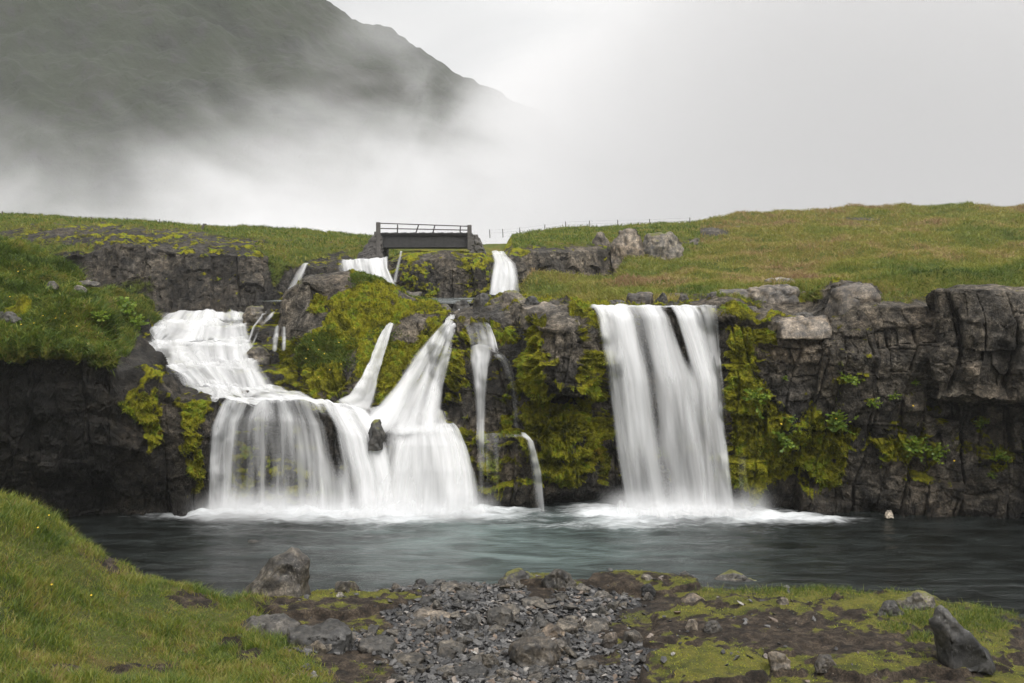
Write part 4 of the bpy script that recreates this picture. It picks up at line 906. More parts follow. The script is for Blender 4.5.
T4 = [[(482, 433, 25.0), (483, 441, 24.5), (484, 470, 24.4), (485, 519, 24.3)], [(500, 432, 24.9), (502, 440, 24.35), (503, 470, 24.25), (504, 519, 24.2)], [(516, 431, 24.8), (521, 439, 24.25), (525, 470, 24.15), (527, 519, 24.1)], [(526, 432, 24.7), (535, 441, 24.2), (543, 470, 24.1), (548, 519, 24.1)]]
add_fall('thin trickling cascade in threads over the mossy middle rock',
         [fall_sheet(T1, 70, 60, lambda U, V: .10 + .40 * sstep(.45, .85, U) + .25 * V - .5 * sstep(.12, 0, V) - .5 * sstep(.8, 1, V), 17, .14, .03, .9, 1, reach=3, feather=.14),
          fall_sheet(T2, 70, 130, lambda U, V: .46 - .30 * V + .3 * sstep(.16, .03, V) - .25 * np.abs(U - .45) + .6 * fade(V) * (V < .5), 18, .14, .03, .9, 1, reach=3, feather=.34),
          fall_sheet(T3, 50, 90, lambda U, V: .10 + .12 * np.cos(U * 12.5 + .4) + .25 * sstep(.2, .05, V) + .7 * fade(V), 19, .14, .03, .9, 1, reach=3, feather=.25),
          fall_sheet(T4, 120, 90, lambda U, V: -.02 + .45 * np.exp(-((U - .87) / .10) ** 2) + .5 * np.exp(-((V - .10) / .06) ** 2) * sstep(.3, .6, U) + .12 * sstep(.5, 0, U), 22, .14, .03, 1.0, 1, reach=3, feather=.08)])
# long cascade at the upper left
WCX = [[160, 156, 146, 140, 124, 126, 124, 158, 170, 190, 190, 208], [188, 186, 178, 174, 164, 166, 168, 190, 200, 216, 218, 234], [212, 211, 208, 206, 202, 204, 206, 218, 228, 244, 246, 262],
       [232, 235, 235, 236, 238, 240, 242, 248, 256, 274, 284, 306], [244, 250, 252, 256, 258, 262, 264, 270, 282, 306, 322, 356]]
WCS = [(312, 37), (314, 36.2), (323, 35.9), (329, 33.3), (341, 33.0), (348, 30.3), (362, 30.0), (372, 27.6), (386, 27.3), (397, 25.3), (400, 25.1), (404, 24.85)]
WC = [[(WCX[a][k], WCS[k][0] + 1.2 * math.sin(a * 2.1 + k) + (6 if a == 4 and k == 11 else 0), WCS[k][1] + .35 * math.sin(a * 1.7 + k * .9) * (0 < k < 9)) for k in range(12)] for a in range(5)]
def dC(U, V): return .62 - .22 * sstep(.80, 1, U) - .10 * sstep(.25, 0, U) - 1.0 * sstep(.05, 0, V) * (1 + .6 * np.sin(U * 23)) - .35 * np.exp(-(((U - .5) / .25) ** 2 + ((V - .93) / .03) ** 2))
def steps_sheet(s):
    V, F, D, uv, st = s
    p = np.stack([V[:, 0] * .8, V[:, 1] * 1.0, V[:, 0] * 0], 1)
    V = V.copy(); V[:, 2] += .08 + .13 * fbm(p, 2, 55) + .03 * fbm(p * 3, 2, 56)
    return (V, F, D, uv, st)
add_fall('long tumbling white cascade at the upper left', [steps_sheet(fall_sheet(WC, 200, 220, dC, 20, .10, .06, .38, 0, feather=.18)), steps_sheet(fall_sheet(WC, 160, 160, lambda U, V: dC(U, V) - .3, 21, .22, .07, .55, 0, feather=.22))])
# small side cascade
W7 = [[(271, 326, 30.9), (269, 332, 30.6), (267, 342, 30.4), (266, 354, 30.2)], [(279, 324, 30.8), (278, 331, 30.5), (277, 342, 30.2), (276, 354, 30.0)],
      [(286, 325, 30.7), (286, 332, 30.4), (286, 342, 30.1), (285, 353, 29.9)], [(292, 326, 30.6), (292, 333, 30.3), (292, 342, 30.0), (291, 352, 29.8)]]
fade = lambda V: -.9 * sstep(.86, 1, V) - .7 * sstep(.10, 0, V)
add_fall('tiny fall in separate strands beside the left foot of the knoll', [fall_sheet(W7, 60, 90, lambda U, V: .30 + .35 * np.cos(U * 19) + fade(V), 24, .2, .04, .8, 1, reach=2.6, feather=.15)])
W7b = [[(262, 310, 36), (258, 317, 33.2), (252, 326, 32), (248, 338, 31), (238, 350, 30)],
       [(272, 310, 36), (266, 318, 33), (258, 327, 31.8), (254, 338, 30.8), (247, 352, 29.8)],
       [(282, 310, 36), (277, 319, 32.8), (266, 328, 31.6), (260, 340, 30.6), (256, 354, 29.6)]]
add_fall('thin white threads on the rocks between cascade and tiny fall', [fall_sheet(W7b, 50, 70, lambda U, V: .12 + .3 * np.cos(U * 17 + 1) + fade(V), 26, .2, .04, 1., 1, reach=2.6, feather=.25)])
# upper falls
W8 = [[(304, 263, 48), (300, 264.5, 46.3), (292, 276, 45.8), (285, 288, 45.5), (280, 300, 45)],
      [(308, 263, 48), (305, 264.5, 46.2), (299, 276, 45.7), (294, 288, 45.4), (290, 300, 45)],
      [(311, 263, 48), (310, 265, 46.1), (307, 276, 45.6), (303, 288, 45.3), (299, 300, 45)]]
add_fall('distant white fall sliding down beside the far cliff', [fall_sheet(W8, 50, 70, .55, 28, .2, .06, .7, 1, feather=.38)])
W9 = [[(333, 261, 50), (334, 261, 46.8), (334, 266, 46.3), (334, 272, 46.1), (334, 282, 45.8)],
      [(350, 260, 50), (351, 260, 46.8), (352, 266, 46.3), (353, 273, 46.1), (354, 284, 45.7)],
      [(366, 258, 50), (367, 258.5, 46.8), (368, 265, 46.3), (370, 274, 46), (373, 287, 45.6)],
      [(384, 257, 50), (384, 259, 46.7), (385, 267, 46.2), (388, 278, 45.8), (393, 291, 45.4)],
      [(389, 254, 50), (389, 257, 46.6), (388, 268, 46.1), (396, 281, 45.6), (404, 293, 45.3)]]
add_fall('wide low white fall upstream at the left end of the footbridge', [fall_sheet(W9, 110, 80, lambda U, V: .55 + .3 * sstep(.4, .7, U), 30, .25, .07, .8, 1, feather=.25), fall_sheet(W9, 90, 60, .3, 31, .4, .08, 1, 1)])
W9b = [[(399, 252, 47), (398, 257, 45.7), (394, 268, 45.3), (391, 281, 45)], [(402, 251, 47), (401, 256, 45.6), (398, 268, 45.2), (395, 282, 44.9)], [(404, 251, 47), (404, 256, 45.5), (402, 268, 45.1), (399, 283, 44.9)]]
add_fall('single narrow spout pouring left of the rock face under the bridge', [fall_sheet(W9b, 30, 60, .5, 33, .2, .03, .6, 1, feather=.45)])
W10 = [[(489, 251, 50), (490, 253, 46.9), (492, 260, 46.2), (490, 272, 45.6), (486, 294, 45.1)],
       [(496, 251, 50), (497, 254, 46.9), (500, 262, 46.1), (498, 274, 45.5), (496, 295, 45)],
       [(502, 251, 50), (503, 255, 46.9), (508, 263, 46.1), (510, 276, 45.5), (510, 295, 45)],
       [(505, 251, 50), (508, 256, 46.9), (518, 265, 46.1), (522, 278, 45.6), (523, 294, 45.1)]]
add_fall('upper right white fall spreading out below the bridge', [fall_sheet(W10, 80, 80, lambda U, V: .72 + 0 * U, 35, .25, .06, .7, 1, feather=.28), fall_sheet(W10, 60, 60, .35, 36, .4, .07, .9, 1)])

# ------------------------------------------------------------------ loose rocks
def rock_from_points(pts, seed, cuts=4, rough=.06, name='rock'):
    bm = bmesh.new()
    for q in pts: bm.verts.new(q)
    r = bmesh.ops.convex_hull(bm, input=bm.verts[:])
    bmesh.ops.delete(bm, geom=[e for e in r['geom_interior'] if isinstance(e, bmesh.types.BMVert)], context='VERTS')
    bmesh.ops.triangulate(bm, faces=bm.faces[:])
    bmesh.ops.recalc_face_normals(bm, faces=bm.faces[:])
    size = max(v.co.length for v in bm.verts)
    bmesh.ops.bevel(bm, geom=bm.edges[:], offset=size * .022, segments=1, affect='EDGES', clamp_overlap=True)
    bmesh.ops.triangulate(bm, faces=bm.faces[:])
    for _ in range(cuts):
        long_ = [e for e in bm.edges if e.calc_length() > size * .10]
        if not long_: break
        bmesh.ops.subdivide_edges(bm, edges=long_, cuts=1); bmesh.ops.triangulate(bm, faces=bm.faces[:])
    bmesh.ops.smooth_vert(bm, verts=bm.verts[:], factor=.12, use_axis_x=True, use_axis_y=True, use_axis_z=True)
    bm.normal_update()
    co = np.array([v.co[:] for v in bm.verts]); no = np.array([v.normal[:] for v in bm.verts])
    q = co / size * 2.2 + seed * 3.1
    f1, f2, rr, vec = voro(q, seed)
    d = rough * size * (fbm(q, 4, seed) + .8 * (rr[0] - .5) - .5 * np.exp(-((f2 - f1) / .06) ** 2) * (rr[1] > .5))
    co = co + no * d[:, None]
    for v, c in zip(bm.verts, co): v.co = c
    for f in bm.faces: f.smooth = True
    me = bpy.data.meshes.new(name); bm.to_mesh(me); bm.free()
    return me
def rand_rock(seed, sx=1., sy=1., sz=.7, n=12, cuts=4):
    r = np.random.default_rng(seed); v = r.normal(size=(n, 3)); v /= np.linalg.norm(v, axis=1, keepdims=True)
    v = v * (.8 + .25 * r.random((n, 1))); v = np.sign(v) * np.abs(v) ** .85
    return rock_from_points(v * np.array([sx, sy, sz]) * .5, seed, cuts)
def place_rock(px0, px1, pytop, pybot, Y, seed, mat, label, name='boulder', cat='boulder', group=None, deep=.8, outline=None, sink=.12, n=14):
    """a rock that spans these pixels at depth Y; outline gives the hand shaped silhouette"""
    w = depthwidth(px1 - px0, Y); c = P((px0 + px1) / 2, pybot, Y); h = P(0, pytop, Y)[2] - c[2]
    r = np.random.default_rng(seed); pts = []
    if outline:
        for (u, v) in outline:           # u -1..1 across, v 0..1 up
            for k, sc_ in ((-1, .80), (0, 1.0), (1, .75)):
                pts.append((u * w / 2 * sc_ + r.normal() * .02 * w, k * w * deep * .5 * (1 - .35 * v) + r.normal() * .03 * w, v * h * (1 if k == 0 else .86) - (sink * h if v < .05 else 0)))
    else:
        a = r.random(n) * 2 * math.pi
        for k in range(n):
            v = r.random(); s = (1 - .45 * v) * (.8 + .2 * r.random())
            pts.append((math.cos(a[k]) * w / 2 * s, math.sin(a[k]) * w / 2 * deep * s, v * h))
        for u in (-1, 1): pts.append((u * w / 2, r.normal() * .05, h * (.15 + .3 * r.random())))
        pts.append((r.normal() * .12 * w, -.1 * w, h)); pts.append((r.normal() * .2 * w, .12 * w, h * .95))
        for u in (-.8, .8):
            for v in (-.7, .7): pts.append((u * w / 2, v * w * deep / 2, -sink * h))
    me = rock_from_points(pts, seed, 5, .075, name)
    o = link(name, me, M[mat]); o.location = c
    return tag(o, label, cat, group)
def fy(px, py):
    """depth of the shore where the photograph shows pixel px,py"""
    Ys = np.linspace(9, 19.5, 400); pts = np.array([P(px, py, y) for y in Ys])
    g = fore_h(pts[:, 0], pts[:, 1]); k = np.argmax(pts[:, 2] <= g + 1e-3)
    return Ys[k] if (pts[k, 2] <= g[k] + 1e-3) else 18.5

place_rock(243, 313, 547, 599, 16.5, 101, 'boulder', 'big pointed grey boulder at the water edge on the left', outline=[(-1, .05), (-.95, .2), (-.45, .55), (-.05, .8), (.35, .97), (.62, 1.0), (.9, .72), (.99, .3), (.95, .02), (-.2, 0)], deep=.75)
place_rock(286, 353, 624, 650, fy(318, 646), 102, 'boulder', 'flat dark slab lying below the pointed boulder', 'flat_rock', 'rock', outline=[(-1, .5), (-.9, .8), (-.2, .92), (.6, 1), (1, .75), (.98, .1), (.1, 0), (-.9, .02)], deep=.9)
place_rock(240, 300, 617, 632, fy(268, 629) , 112, 'boulder', 'thin slab edge sticking out of the grass bank', 'flat_rock', 'rock', outline=[(-1, .5), (-.6, 1), (.6, .95), (1, .5), (.9, .0), (-.9, .0)], deep=.7)
place_rock(934, 992, 607, 664, fy(962, 660), 103, 'boulder', 'dark sharp edged boulder in the right foreground', outline=[(-1, .05), (-.98, .8), (-.85, 1), (-.5, .93), (.2, .55), (.85, .2), (1, .02)], deep=.8)
place_rock(541, 578, 568, 592, 17.7, 104, 'boulder', 'rounded dark boulder beside the mossy stone at the shore')
place_rock(497, 543, 568, 590, 18.0, 105, 'mossy', 'low stone capped with yellow moss at the shore', cat='stone', name='mossy_stone')
place_rock(508, 560, 636, 664, fy(532, 662), 106, 'boulder', 'large rounded stone lying in the lower middle of the gravel, biggest there', outline=[(-1, .35), (-.85, .75), (-.3, .95), (.3, 1), (.9, .8), (1, .3), (.7, 0), (-.7, 0)])
place_rock(484, 516, 606, 625, fy(500, 623), 107, 'boulder', 'angular dark wedge in the middle of the gravel', outline=[(-1, .6), (-.8, .8), (.1, 1), (.8, .8), (1, .1), (-.6, 0)])
place_rock(449, 482, 584, 600, 17.2, 108, 'boulder', 'broad flat topped dark rock at the gravel water edge')
place_rock(456, 480, 613, 631, fy(468, 629), 109, 'boulder', 'grey rock leaning in the left part of the gravel')
place_rock(413, 428, 578, 590, 17.8, 110, 'boulder', 'small black rock standing in the shallow water')
place_rock(421, 442, 586, 601, 17.3, 111, 'boulder', 'dark triangular rock near the small black rock')
place_rock(389, 404, 583, 599, 17.5, 113, 'slab', 'pale leaning slab at the left edge of the gravel', cat='rock')
place_rock(431, 443, 600, 611, fy(437, 610), 114, 'boulder', 'nearly black block below the dark triangular rock', cat='rock')
place_rock(433, 450, 624, 637, fy(441, 636), 115, 'brown', 'dull brown rock at the left of the gravel', cat='rock')
place_rock(538, 566, 624, 637, fy(552, 636), 116, 'brown', 'brownish rock just behind the large rounded stone', cat='rock')
place_rock(521, 545, 628, 640, fy(533, 639), 117, 'slab', 'pale tilted slab touching the large rounded stone', cat='rock')
place_rock(483, 500, 654, 668, fy(491, 667), 118, 'boulder', 'grey block left of the large rounded stone', cat='rock')
place_rock(552, 572, 637, 650, fy(562, 649), 119, 'slab', 'grey rock right of the large rounded stone', cat='rock')
place_rock(406, 452, 608, 618, fy(430, 617), 120, 'slab', 'long low pale slab across the left gravel', 'flat_rock', 'rock')
for k, (x0, x1, y0, y1, lb) in enumerate([(358, 396, 638, 650, 'wide flat slab at the left border of the gravel'), (392, 424, 654, 664, 'flat dark slab near the bottom left of the gravel'), (452, 488, 666, 678, 'broad flat slab at the bottom of the gravel'),
      (574, 600, 660, 673, 'squarish flat slab low on the right of the gravel'), (583, 610, 619, 628, 'thin flat slab at the right border of the gravel'), (520, 546, 598, 606, 'flat slab high in the middle of the gravel'), (436, 466, 642, 652, 'flat slab left of the grey block in the gravel')]):
    place_rock(x0, x1, y0, y1, fy((x0 + x1) / 2, y1 - 1), 640 + k, 'boulder', lb, 'flat_rock', 'rock', outline=[(-1, .35), (-.92, .8), (-.2, .95), (.5, 1), (.95, .75), (1, .2), (.2, 0)], deep=.9)
place_rock(601, 618, 632, 648, fy(610, 647), 121, 'brown', 'brownish rock at the foot of the right soil bank', cat='rock')
place_rock(592, 614, 591, 599, fy(603, 598), 122, 'boulder', 'flat dark rock on the brown mound', cat='rock')
place_rock(640, 656, 583, 594, fy(648, 593), 123, 'boulder', 'round grey rock on the brown mound', cat='rock')
place_rock(642, 654, 592, 600, fy(648, 600), 124, 'slab', 'small pale stone under the round grey rock', cat='stone')
place_rock(680, 706, 594, 602, fy(693, 602), 125, 'slab', 'pale flat stone right of the brown mound', cat='stone')
place_rock(685, 699, 619, 630, fy(692, 629), 126, 'slab', 'round stone half sunk in the right flat', cat='stone')
place_rock(702, 722, 620, 631, fy(712, 631), 127, 'boulder', 'dark pair of stones half sunk in the right flat', cat='stone')
place_rock(768, 792, 652, 667, fy(780, 666), 128, 'slab', 'pale wedge stone on the mossy right foreground', cat='stone')
place_rock(813, 837, 655, 669, fy(825, 668), 129, 'slab', 'rounded pale stone right of the wedge stone', cat='stone')
place_rock(876, 904, 601, 616, fy(890, 615), 130, 'boulder', 'grey stone in the grass left of the sharp boulder', cat='stone')
place_rock(777, 790, 597, 605, fy(784, 604), 131, 'slab', 'small grey stone near the right shore edge', cat='stone')
place_rock(895, 935, 590, 606, fy(915, 604), 132, 'mossy', 'mossy ledge stone at the right water edge', cat='stone')
place_rock(706, 756, 572, 586, 18.6, 133, 'mossy', 'mossy islet rock standing in the pool on the right', cat='rock', deep=.5)
place_rock(238, 274, 540, 549, 21.3, 134, 'boulder', 'low wet rock breaking the water on the left', cat='rock', deep=.5)
place_rock(341, 360, 581, 590, 17.4, 135, 'mossy', 'pair of mossy stones in the water by the pointed boulder', cat='stone', deep=.6)
place_rock(336, 344, 592, 597, fy(340, 597), 136, 'white', 'white stone on the soil by the pointed boulder', cat='stone', name='stone')
place_rock(884, 894, 510, 517, 23.3, 137, 'white', 'white stone at the foot of the right cliff', cat='stone', name='stone')
place_rock(127, 139, 533, 540, 22.3, 138, 'white', 'pale stone at the foot of the black cliff', cat='stone', name='stone')
# rocks on the right fall's lip bank and cliff top
for k, a in enumerate([
  (706, 760, 288, 306, 26.4, 'slab', 'pale flat slab at the right lip of the tall fall'),
  (745, 800, 284, 306, 26.2, 'slab', 'broad grey slab on top of the right cliff'),
  (762, 794, 277, 290, 28.2, 'slab', 'upper ledge block behind the broad grey slab'),
  (722, 762, 304, 318, 25.2, 'slab', 'sloping grey slab just right of the tall fall lip'),
  (800, 812, 289, 304, 26.5, 'slab', 'narrow pale block beside the cliff top boulder'),
  (820, 842, 314, 328, 24.3, 'brown', 'brown stone at the foot of the cliff top boulder'),
  (790, 820, 312, 324, 24.6, 'boulder', 'dark flat stones on the cliff shelf'),
  (770, 830, 317, 332, 23.9, 'slab', 'pale sloping shelf slab on the right cliff'),
  (626, 653, 291, 305, 28.0, 'boulder', 'dark block on the bank behind the tall fall'),
  (655, 668, 293, 305, 28.0, 'boulder', 'dark wedge on the bank above the dark gap in the tall fall'),
  (600, 628, 300, 306, 27.6, 'boulder', 'low stones along the bank behind the tall fall'),
  (677, 690, 294, 304, 27.8, 'boulder', 'small dark block on the bank near the right lip'),
  (826, 880, 281, 330, 24.2, 'slab', 'squarish grey boulder standing on the right cliff'),
  (520, 562, 303, 322, 24.6, 'slab', 'shiny pale slab on top of the mossy pillar'),
  (562, 584, 318, 350, 23.9, 'slab', 'cracked grey block set in the face of the mossy pillar'),
  (451, 472, 300, 314, 30.0, 'boulder', 'dark boulder right behind the chute head'),
  (472, 492, 293, 316, 28.4, 'boulder', 'dark ragged rock above the thin cascade'),
  (490, 528, 290, 306, 28.2, 'mossy', 'rounded mossy rock in front of the upper right fall'),
  (440, 452, 304, 314, 30.0, 'mossy', 'mossy stone left of the chute head'),
  (398, 418, 291, 302, 31.0, 'boulder', 'dark stone on the right shoulder of the knoll'),
  (524, 540, 296, 306, 27.5, 'boulder', 'small dark stone behind the pale slab of the pillar'),
  (588, 612, 232, 262, 49.5, 'slab', 'left of the grey crags on the far right slope'),
  (609, 646, 228, 262, 49.0, 'slab', 'tallest grey crag on the far right slope'),
  (638, 684, 232, 258, 49.5, 'mossy', 'moss topped crag on the far right slope'),
  (684, 702, 238, 252, 53, 'boulder', 'low dark crag right of the mossy crag'),
  (368, 386, 419, 441, 24.45, 'mossy', 'mossy rock poking out of the central cascade'),
  (348, 372, 403, 414, 25.5, 'boulder', 'wet dark rock at the foot of the slim side stream'),
  (230, 262, 390, 400, 25.6, 'boulder', 'smooth wet rock in the cascade above the veil'),
  (242, 268, 306, 322, 34.5, 'mossy', 'mossy low rock at the head of the long cascade'),
  (244, 272, 346, 362, 29.6, 'mossy', 'mossy slanting rock between cascade and tiny fall'),
  (96, 124, 355, 400, 22.9, 'boulder', 'squared black rock under the edge of the grassy mound'),
  (786, 806, 216, 224, 70, 'boulder', 'far grey crag near the right skyline'),
  (757, 774, 219, 228, 68, 'boulder', 'far low crag left of the skyline crag'),
  (724, 746, 226, 242, 62, 'boulder', 'far dark crag on the shoulder of the hill')]):
    px0, px1, y0, y1, Y, mt, lb = a
    ol = None
    if k in (0, 1, 2, 3, 4, 7, 8, 12, 13): ol = [(-1, 0), (-1, .45 + .3 * random.random()), (-.9, .8), (-.35, .9 + .1 * random.random()), (.2, 1), (.75, .88 + .1 * random.random()), (1, .55 + .3 * random.random()), (1, 0)]
    place_rock(px0, px1, y0, y1, Y, 200 + k, mt, lb, name='rock', cat='rock', deep=2.4 if 'poking out' in lb else .7, sink=.35, n=18, outline=ol)
# gravel: the largest stones one by one
stone_meshes = [rand_rock(300 + k, 1., .75 + .3 * random.random(), .38 + .3 * random.random(), 11, 3) for k in range(10)]
for m in stone_meshes: m.materials.append(M['stone'])
def sample_shore(n, rng):
    out = []
    while len(out) < n:
        x = rng.uniform(-5.5, 5.0, 4000); y = rng.uniform(11.2, 19, 4000)
        z, PX, PY, grav, led, left = fore_all(x, y)
        ok = (np.maximum(grav, .014 * (left < .3)) > rng.random(4000)) & (z > -.13) & (PX > 250) & (PX < 1000)
        out += list(np.stack([x, y, z], 1)[ok])
    return np.array(out[:n])
ST = sample_shore(285, RNG)
for k, (x, y, z) in enumerate(ST):
    o = bpy.data.objects.new('stone', stone_meshes[k % 10]); COL.objects.link(o)
    s = .13 + .34 * RNG.random() ** 3
    o.location = (x, y, z + .12 * s); o.scale = (s, s, s); o.rotation_euler = (RNG.normal() * .25, RNG.normal() * .25, RNG.random() * 6.28)
    tag(o, 'dark grey stone lying loose among the shore gravel', 'stone', 'loose stones of the shore gravel')
# and the rest as one scatter
def gravel():
    pts = sample_shore(9000, np.random.default_rng(5)); r = np.random.default_rng(6)
    bases = []
    for k in range(6):
        bm = bmesh.new(); bmesh.ops.create_icosphere(bm, subdivisions=1, radius=.5)
        v = np.array([q.co[:] for q in bm.verts]); f = np.array([[w.index for w in q.verts] for q in bm.faces]); bm.free()
        rr = np.random.default_rng(400 + k); v = v * (1 + .28 * rr.normal(size=(len(v), 1))) * np.array([1, .8, .5]); bases.append((v, f))
    VV, FF, TT = [], [], []; b = 0
    for k, (x, y, z) in enumerate(pts):
        v, f = bases[k % 6]; s = .022 + .12 * r.random() ** 2.6; a = r.random() * 6.28; ca, sa = math.cos(a), math.sin(a)
        t = r.normal(size=2) * .3
        q = v * s; q = np.stack([q[:, 0] * ca - q[:, 1] * sa, q[:, 0] * sa + q[:, 1] * ca, q[:, 2] + t[0] * q[:, 0] + t[1] * q[:, 1]], 1) + (x, y, z + .2 * s)
        VV.append(q); FF.append(f + b); TT.append(np.full(len(v), r.random())); b += len(v)
    F = np.concatenate(FF)
    me = mesh_np('gravel', np.concatenate(VV), F, np.full(len(F), 3), {'tint': np.concatenate(TT)}, smooth=False)
    tag(link('gravel', me, M['gravel']), 'small grey gravel covering the middle of the shore', 'gravel', kind='stuff')
gravel()

# ------------------------------------------------------------------ grass, moss shoots
def scatter(names, key, n, rng, thr=.5, cond=None, power=1.):
    """roots, normals on the registered meshes where attribute key is high, inside a widened view"""
    Ps, Ns = [], []
    for r in REG:
        if r['name'] not in names: continue
        V, F, N = r['V'], r['F'], r['N']
        c = V[F].mean(1); a = r[key][F].mean(1); nn = N[F].mean(1)
        PX, PY = proj(c)
        area = np.linalg.norm(np.cross(V[F[:, 2]] - V[F[:, 0]], V[F[:, 3]] - V[F[:, 1]]), axis=1) * .5
        vis = (PX > -70) & (PX < 1094) & (PY > -20) & (PY < 760) & ((nn * (CAM - c)).sum(1) > -.15 * np.linalg.norm(CAM - c, axis=1)) & (c[:, 1] > 5)
        w = area * vis * np.clip((a - thr) / (1 - thr) * 2.5, 0, 1)
        dist = np.linalg.norm(c - CAM, axis=1); w = w / dist ** power
        if cond is not None: w = w * cond(c, PX, PY, nn)
        Ps.append((w, V, F, N))
    tot = sum(w.sum() for w, *_ in Ps)
    P_, N_ = [], []
    for w, V, F, N in Ps:
        k = int(n * w.sum() / tot)
        if k < 1: continue
        idx = rng.choice(len(F), k, p=w / w.sum()); a, b = rng.random((2, k, 1))
        f = F[idx]; q = (V[f[:, 0]] * (1 - a) + V[f[:, 1]] * a) * (1 - b) + (V[f[:, 3]] * (1 - a) + V[f[:, 2]] * a) * b
        P_.append(q); N_.append(N[f].mean(1))
    return np.concatenate(P_), np.concatenate(N_)
def blades(name, label, cat, Q, Nn, h, w, bend, tint, mat, rng, up=.8, lean=None):
    n = len(Q); ax = Nn * (1 - up) + np.array([0, 0, up]) + rng.normal(size=(n, 3)) * .22
    ax /= np.linalg.norm(ax, axis=1, keepdims=True)
    a = rng.random(n) * 2 * math.pi; side = np.stack([np.cos(a), np.sin(a), 0 * a], 1)
    b = rng.random(n) * 2 * math.pi; bd = np.stack([np.cos(b), np.sin(b), -.35 + 0 * b], 1)
    if lean is not None: bd = bd + lean
    h = h[:, None]; w = w[:, None]; bend = bend[:, None]
    base = Q - Nn * .02
    p1 = base + ax * h * .5 + bd * h * bend * .22; p2 = base + ax * h + bd * h * bend * .9
    V = np.stack([base - side * w * .5, base + side * w * .5, p1 + side * w * .42, p1 - side * w * .42, p2], 1).reshape(-1, 3)
    o = np.arange(n)[:, None] * 5
    loops = np.concatenate([o + np.array([[0, 1, 2, 3]]), o + np.array([[3, 2, 4]])], 1)
    me = mesh_np(name, V, loops, np.tile([4, 3], n), {'tint': np.repeat(tint, 5)}, smooth=False)
    return tag(link(name, me, M[mat]), label, cat, kind='stuff')
g = np.random.default_rng(21)
# near bank
Q, Nn = scatter(['ground'], 'grass', 105000, g, .35, power=1.2)
t1 = fbm(Q * .9, 4, 120); t2 = fbm(Q * 2.5, 3, 121)
PX, PY = proj(Q)
tall = np.clip(.35 + .9 * t1, 0, 1) + blob(PX, PY, 30, 520, 60, 30, .6) + blob(PX, PY, 165, 635, 22, 16, 1.2) + blob(PX, PY, 205, 590, 30, 10, .3) + blob(PX, PY, 110, 590, 40, 14, .5) - blob(PX, PY, 120, 660, 120, 22, .35)
h = (.055 + .12 * np.clip(tall, 0, 1.3)) * (.6 + .8 * g.random(len(Q)))
tint = np.clip(.46 + .36 * t2 + .14 * g.normal(size=len(Q)) - .22 * np.clip(tall - .6, 0, 1) + .25 * (g.random(len(Q)) > .93), 0, 1)
blades('grass', 'long green and yellowish grass on the near left bank', 'grass', Q, Nn, h, .006 + .006 * g.random(len(Q)), .35 + .5 * g.random(len(Q)), tint, 'grass', g)
# shore moss and grass
Q, Nn = scatter(['ground'], 'moss', 42000, g, .42, cond=lambda c, PX, PY, nn: (PX > 200))
tint = np.clip(.45 + .35 * fbm(Q * 2, 3, 124) + .12 * g.normal(size=len(Q)), 0, 1)
blades('moss', 'low yellow green moss and turf on the right shore flats', 'moss', Q, Nn, .018 + .045 * g.random(len(Q)) ** 2, .006 + .006 * g.random(len(Q)), .6 + .4 * g.random(len(Q)), tint, 'moss', g, .6)
Q, Nn = scatter(['ground'], 'moss', 5000, g, .45, cond=lambda c, PX, PY, nn: (blob(PX, PY, 915, 632, 28, 16) + blob(PX, PY, 985, 620, 40, 12) + .5 * blob(PX, PY, 800, 590, 80, 6) + .6 * blob(PX, PY, 380, 678, 90, 12)))
blades('grass', 'short green grass tufts around the sharp boulder and shore edge', 'grass', Q, Nn, .06 + .13 * g.random(len(Q)), .008 + 0 * Q[:, 0], .4 + .4 * g.random(len(Q)), np.clip(.25 + .2 * g.normal(size=len(Q)), 0, 1), 'grass', g)
# left mound (overhanging lip grass hangs forward)
Q, Nn = scatter(['cliff'], 'grass', 60000, g, .4, cond=lambda c, PX, PY, nn: (c[:, 1] < 34) & (PX < 240))
PX, PY = proj(Q); t1 = fbm(Q * .7, 4, 126)
h = (.10 + .18 * np.clip(.5 + t1, 0, 1.2)) * (.5 + .8 * g.random(len(Q)))
tint = np.clip(.24 + .42 * fbm(Q * 1.1, 4, 127) + .13 * g.normal(size=len(Q)) + .25 * (g.random(len(Q)) > .95), 0, 1)
blades('grass', 'thick green grass covering the mound above the black cliff', 'grass', Q, Nn, h, .016 + .014 * g.random(len(Q)), .5 + .5 * g.random(len(Q)), tint, 'grass', g, .55)
# far terraces
Q, Nn = scatter(['cliff'], 'grass', 52000, g, .45, cond=lambda c, PX, PY, nn: (c[:, 1] > 34))
tint = np.clip(.36 + .30 * fbm(Q * .5, 4, 128) + .12 * g.normal(size=len(Q)), 0, 1)
blades('grass', 'grass fringing the far cliff tops on both sides of the footbridge', 'grass', Q, Nn, (.10 + .20 * g.random(len(Q))), .035 + .03 * g.random(len(Q)), .4 + .5 * g.random(len(Q)), tint, 'grass', g)
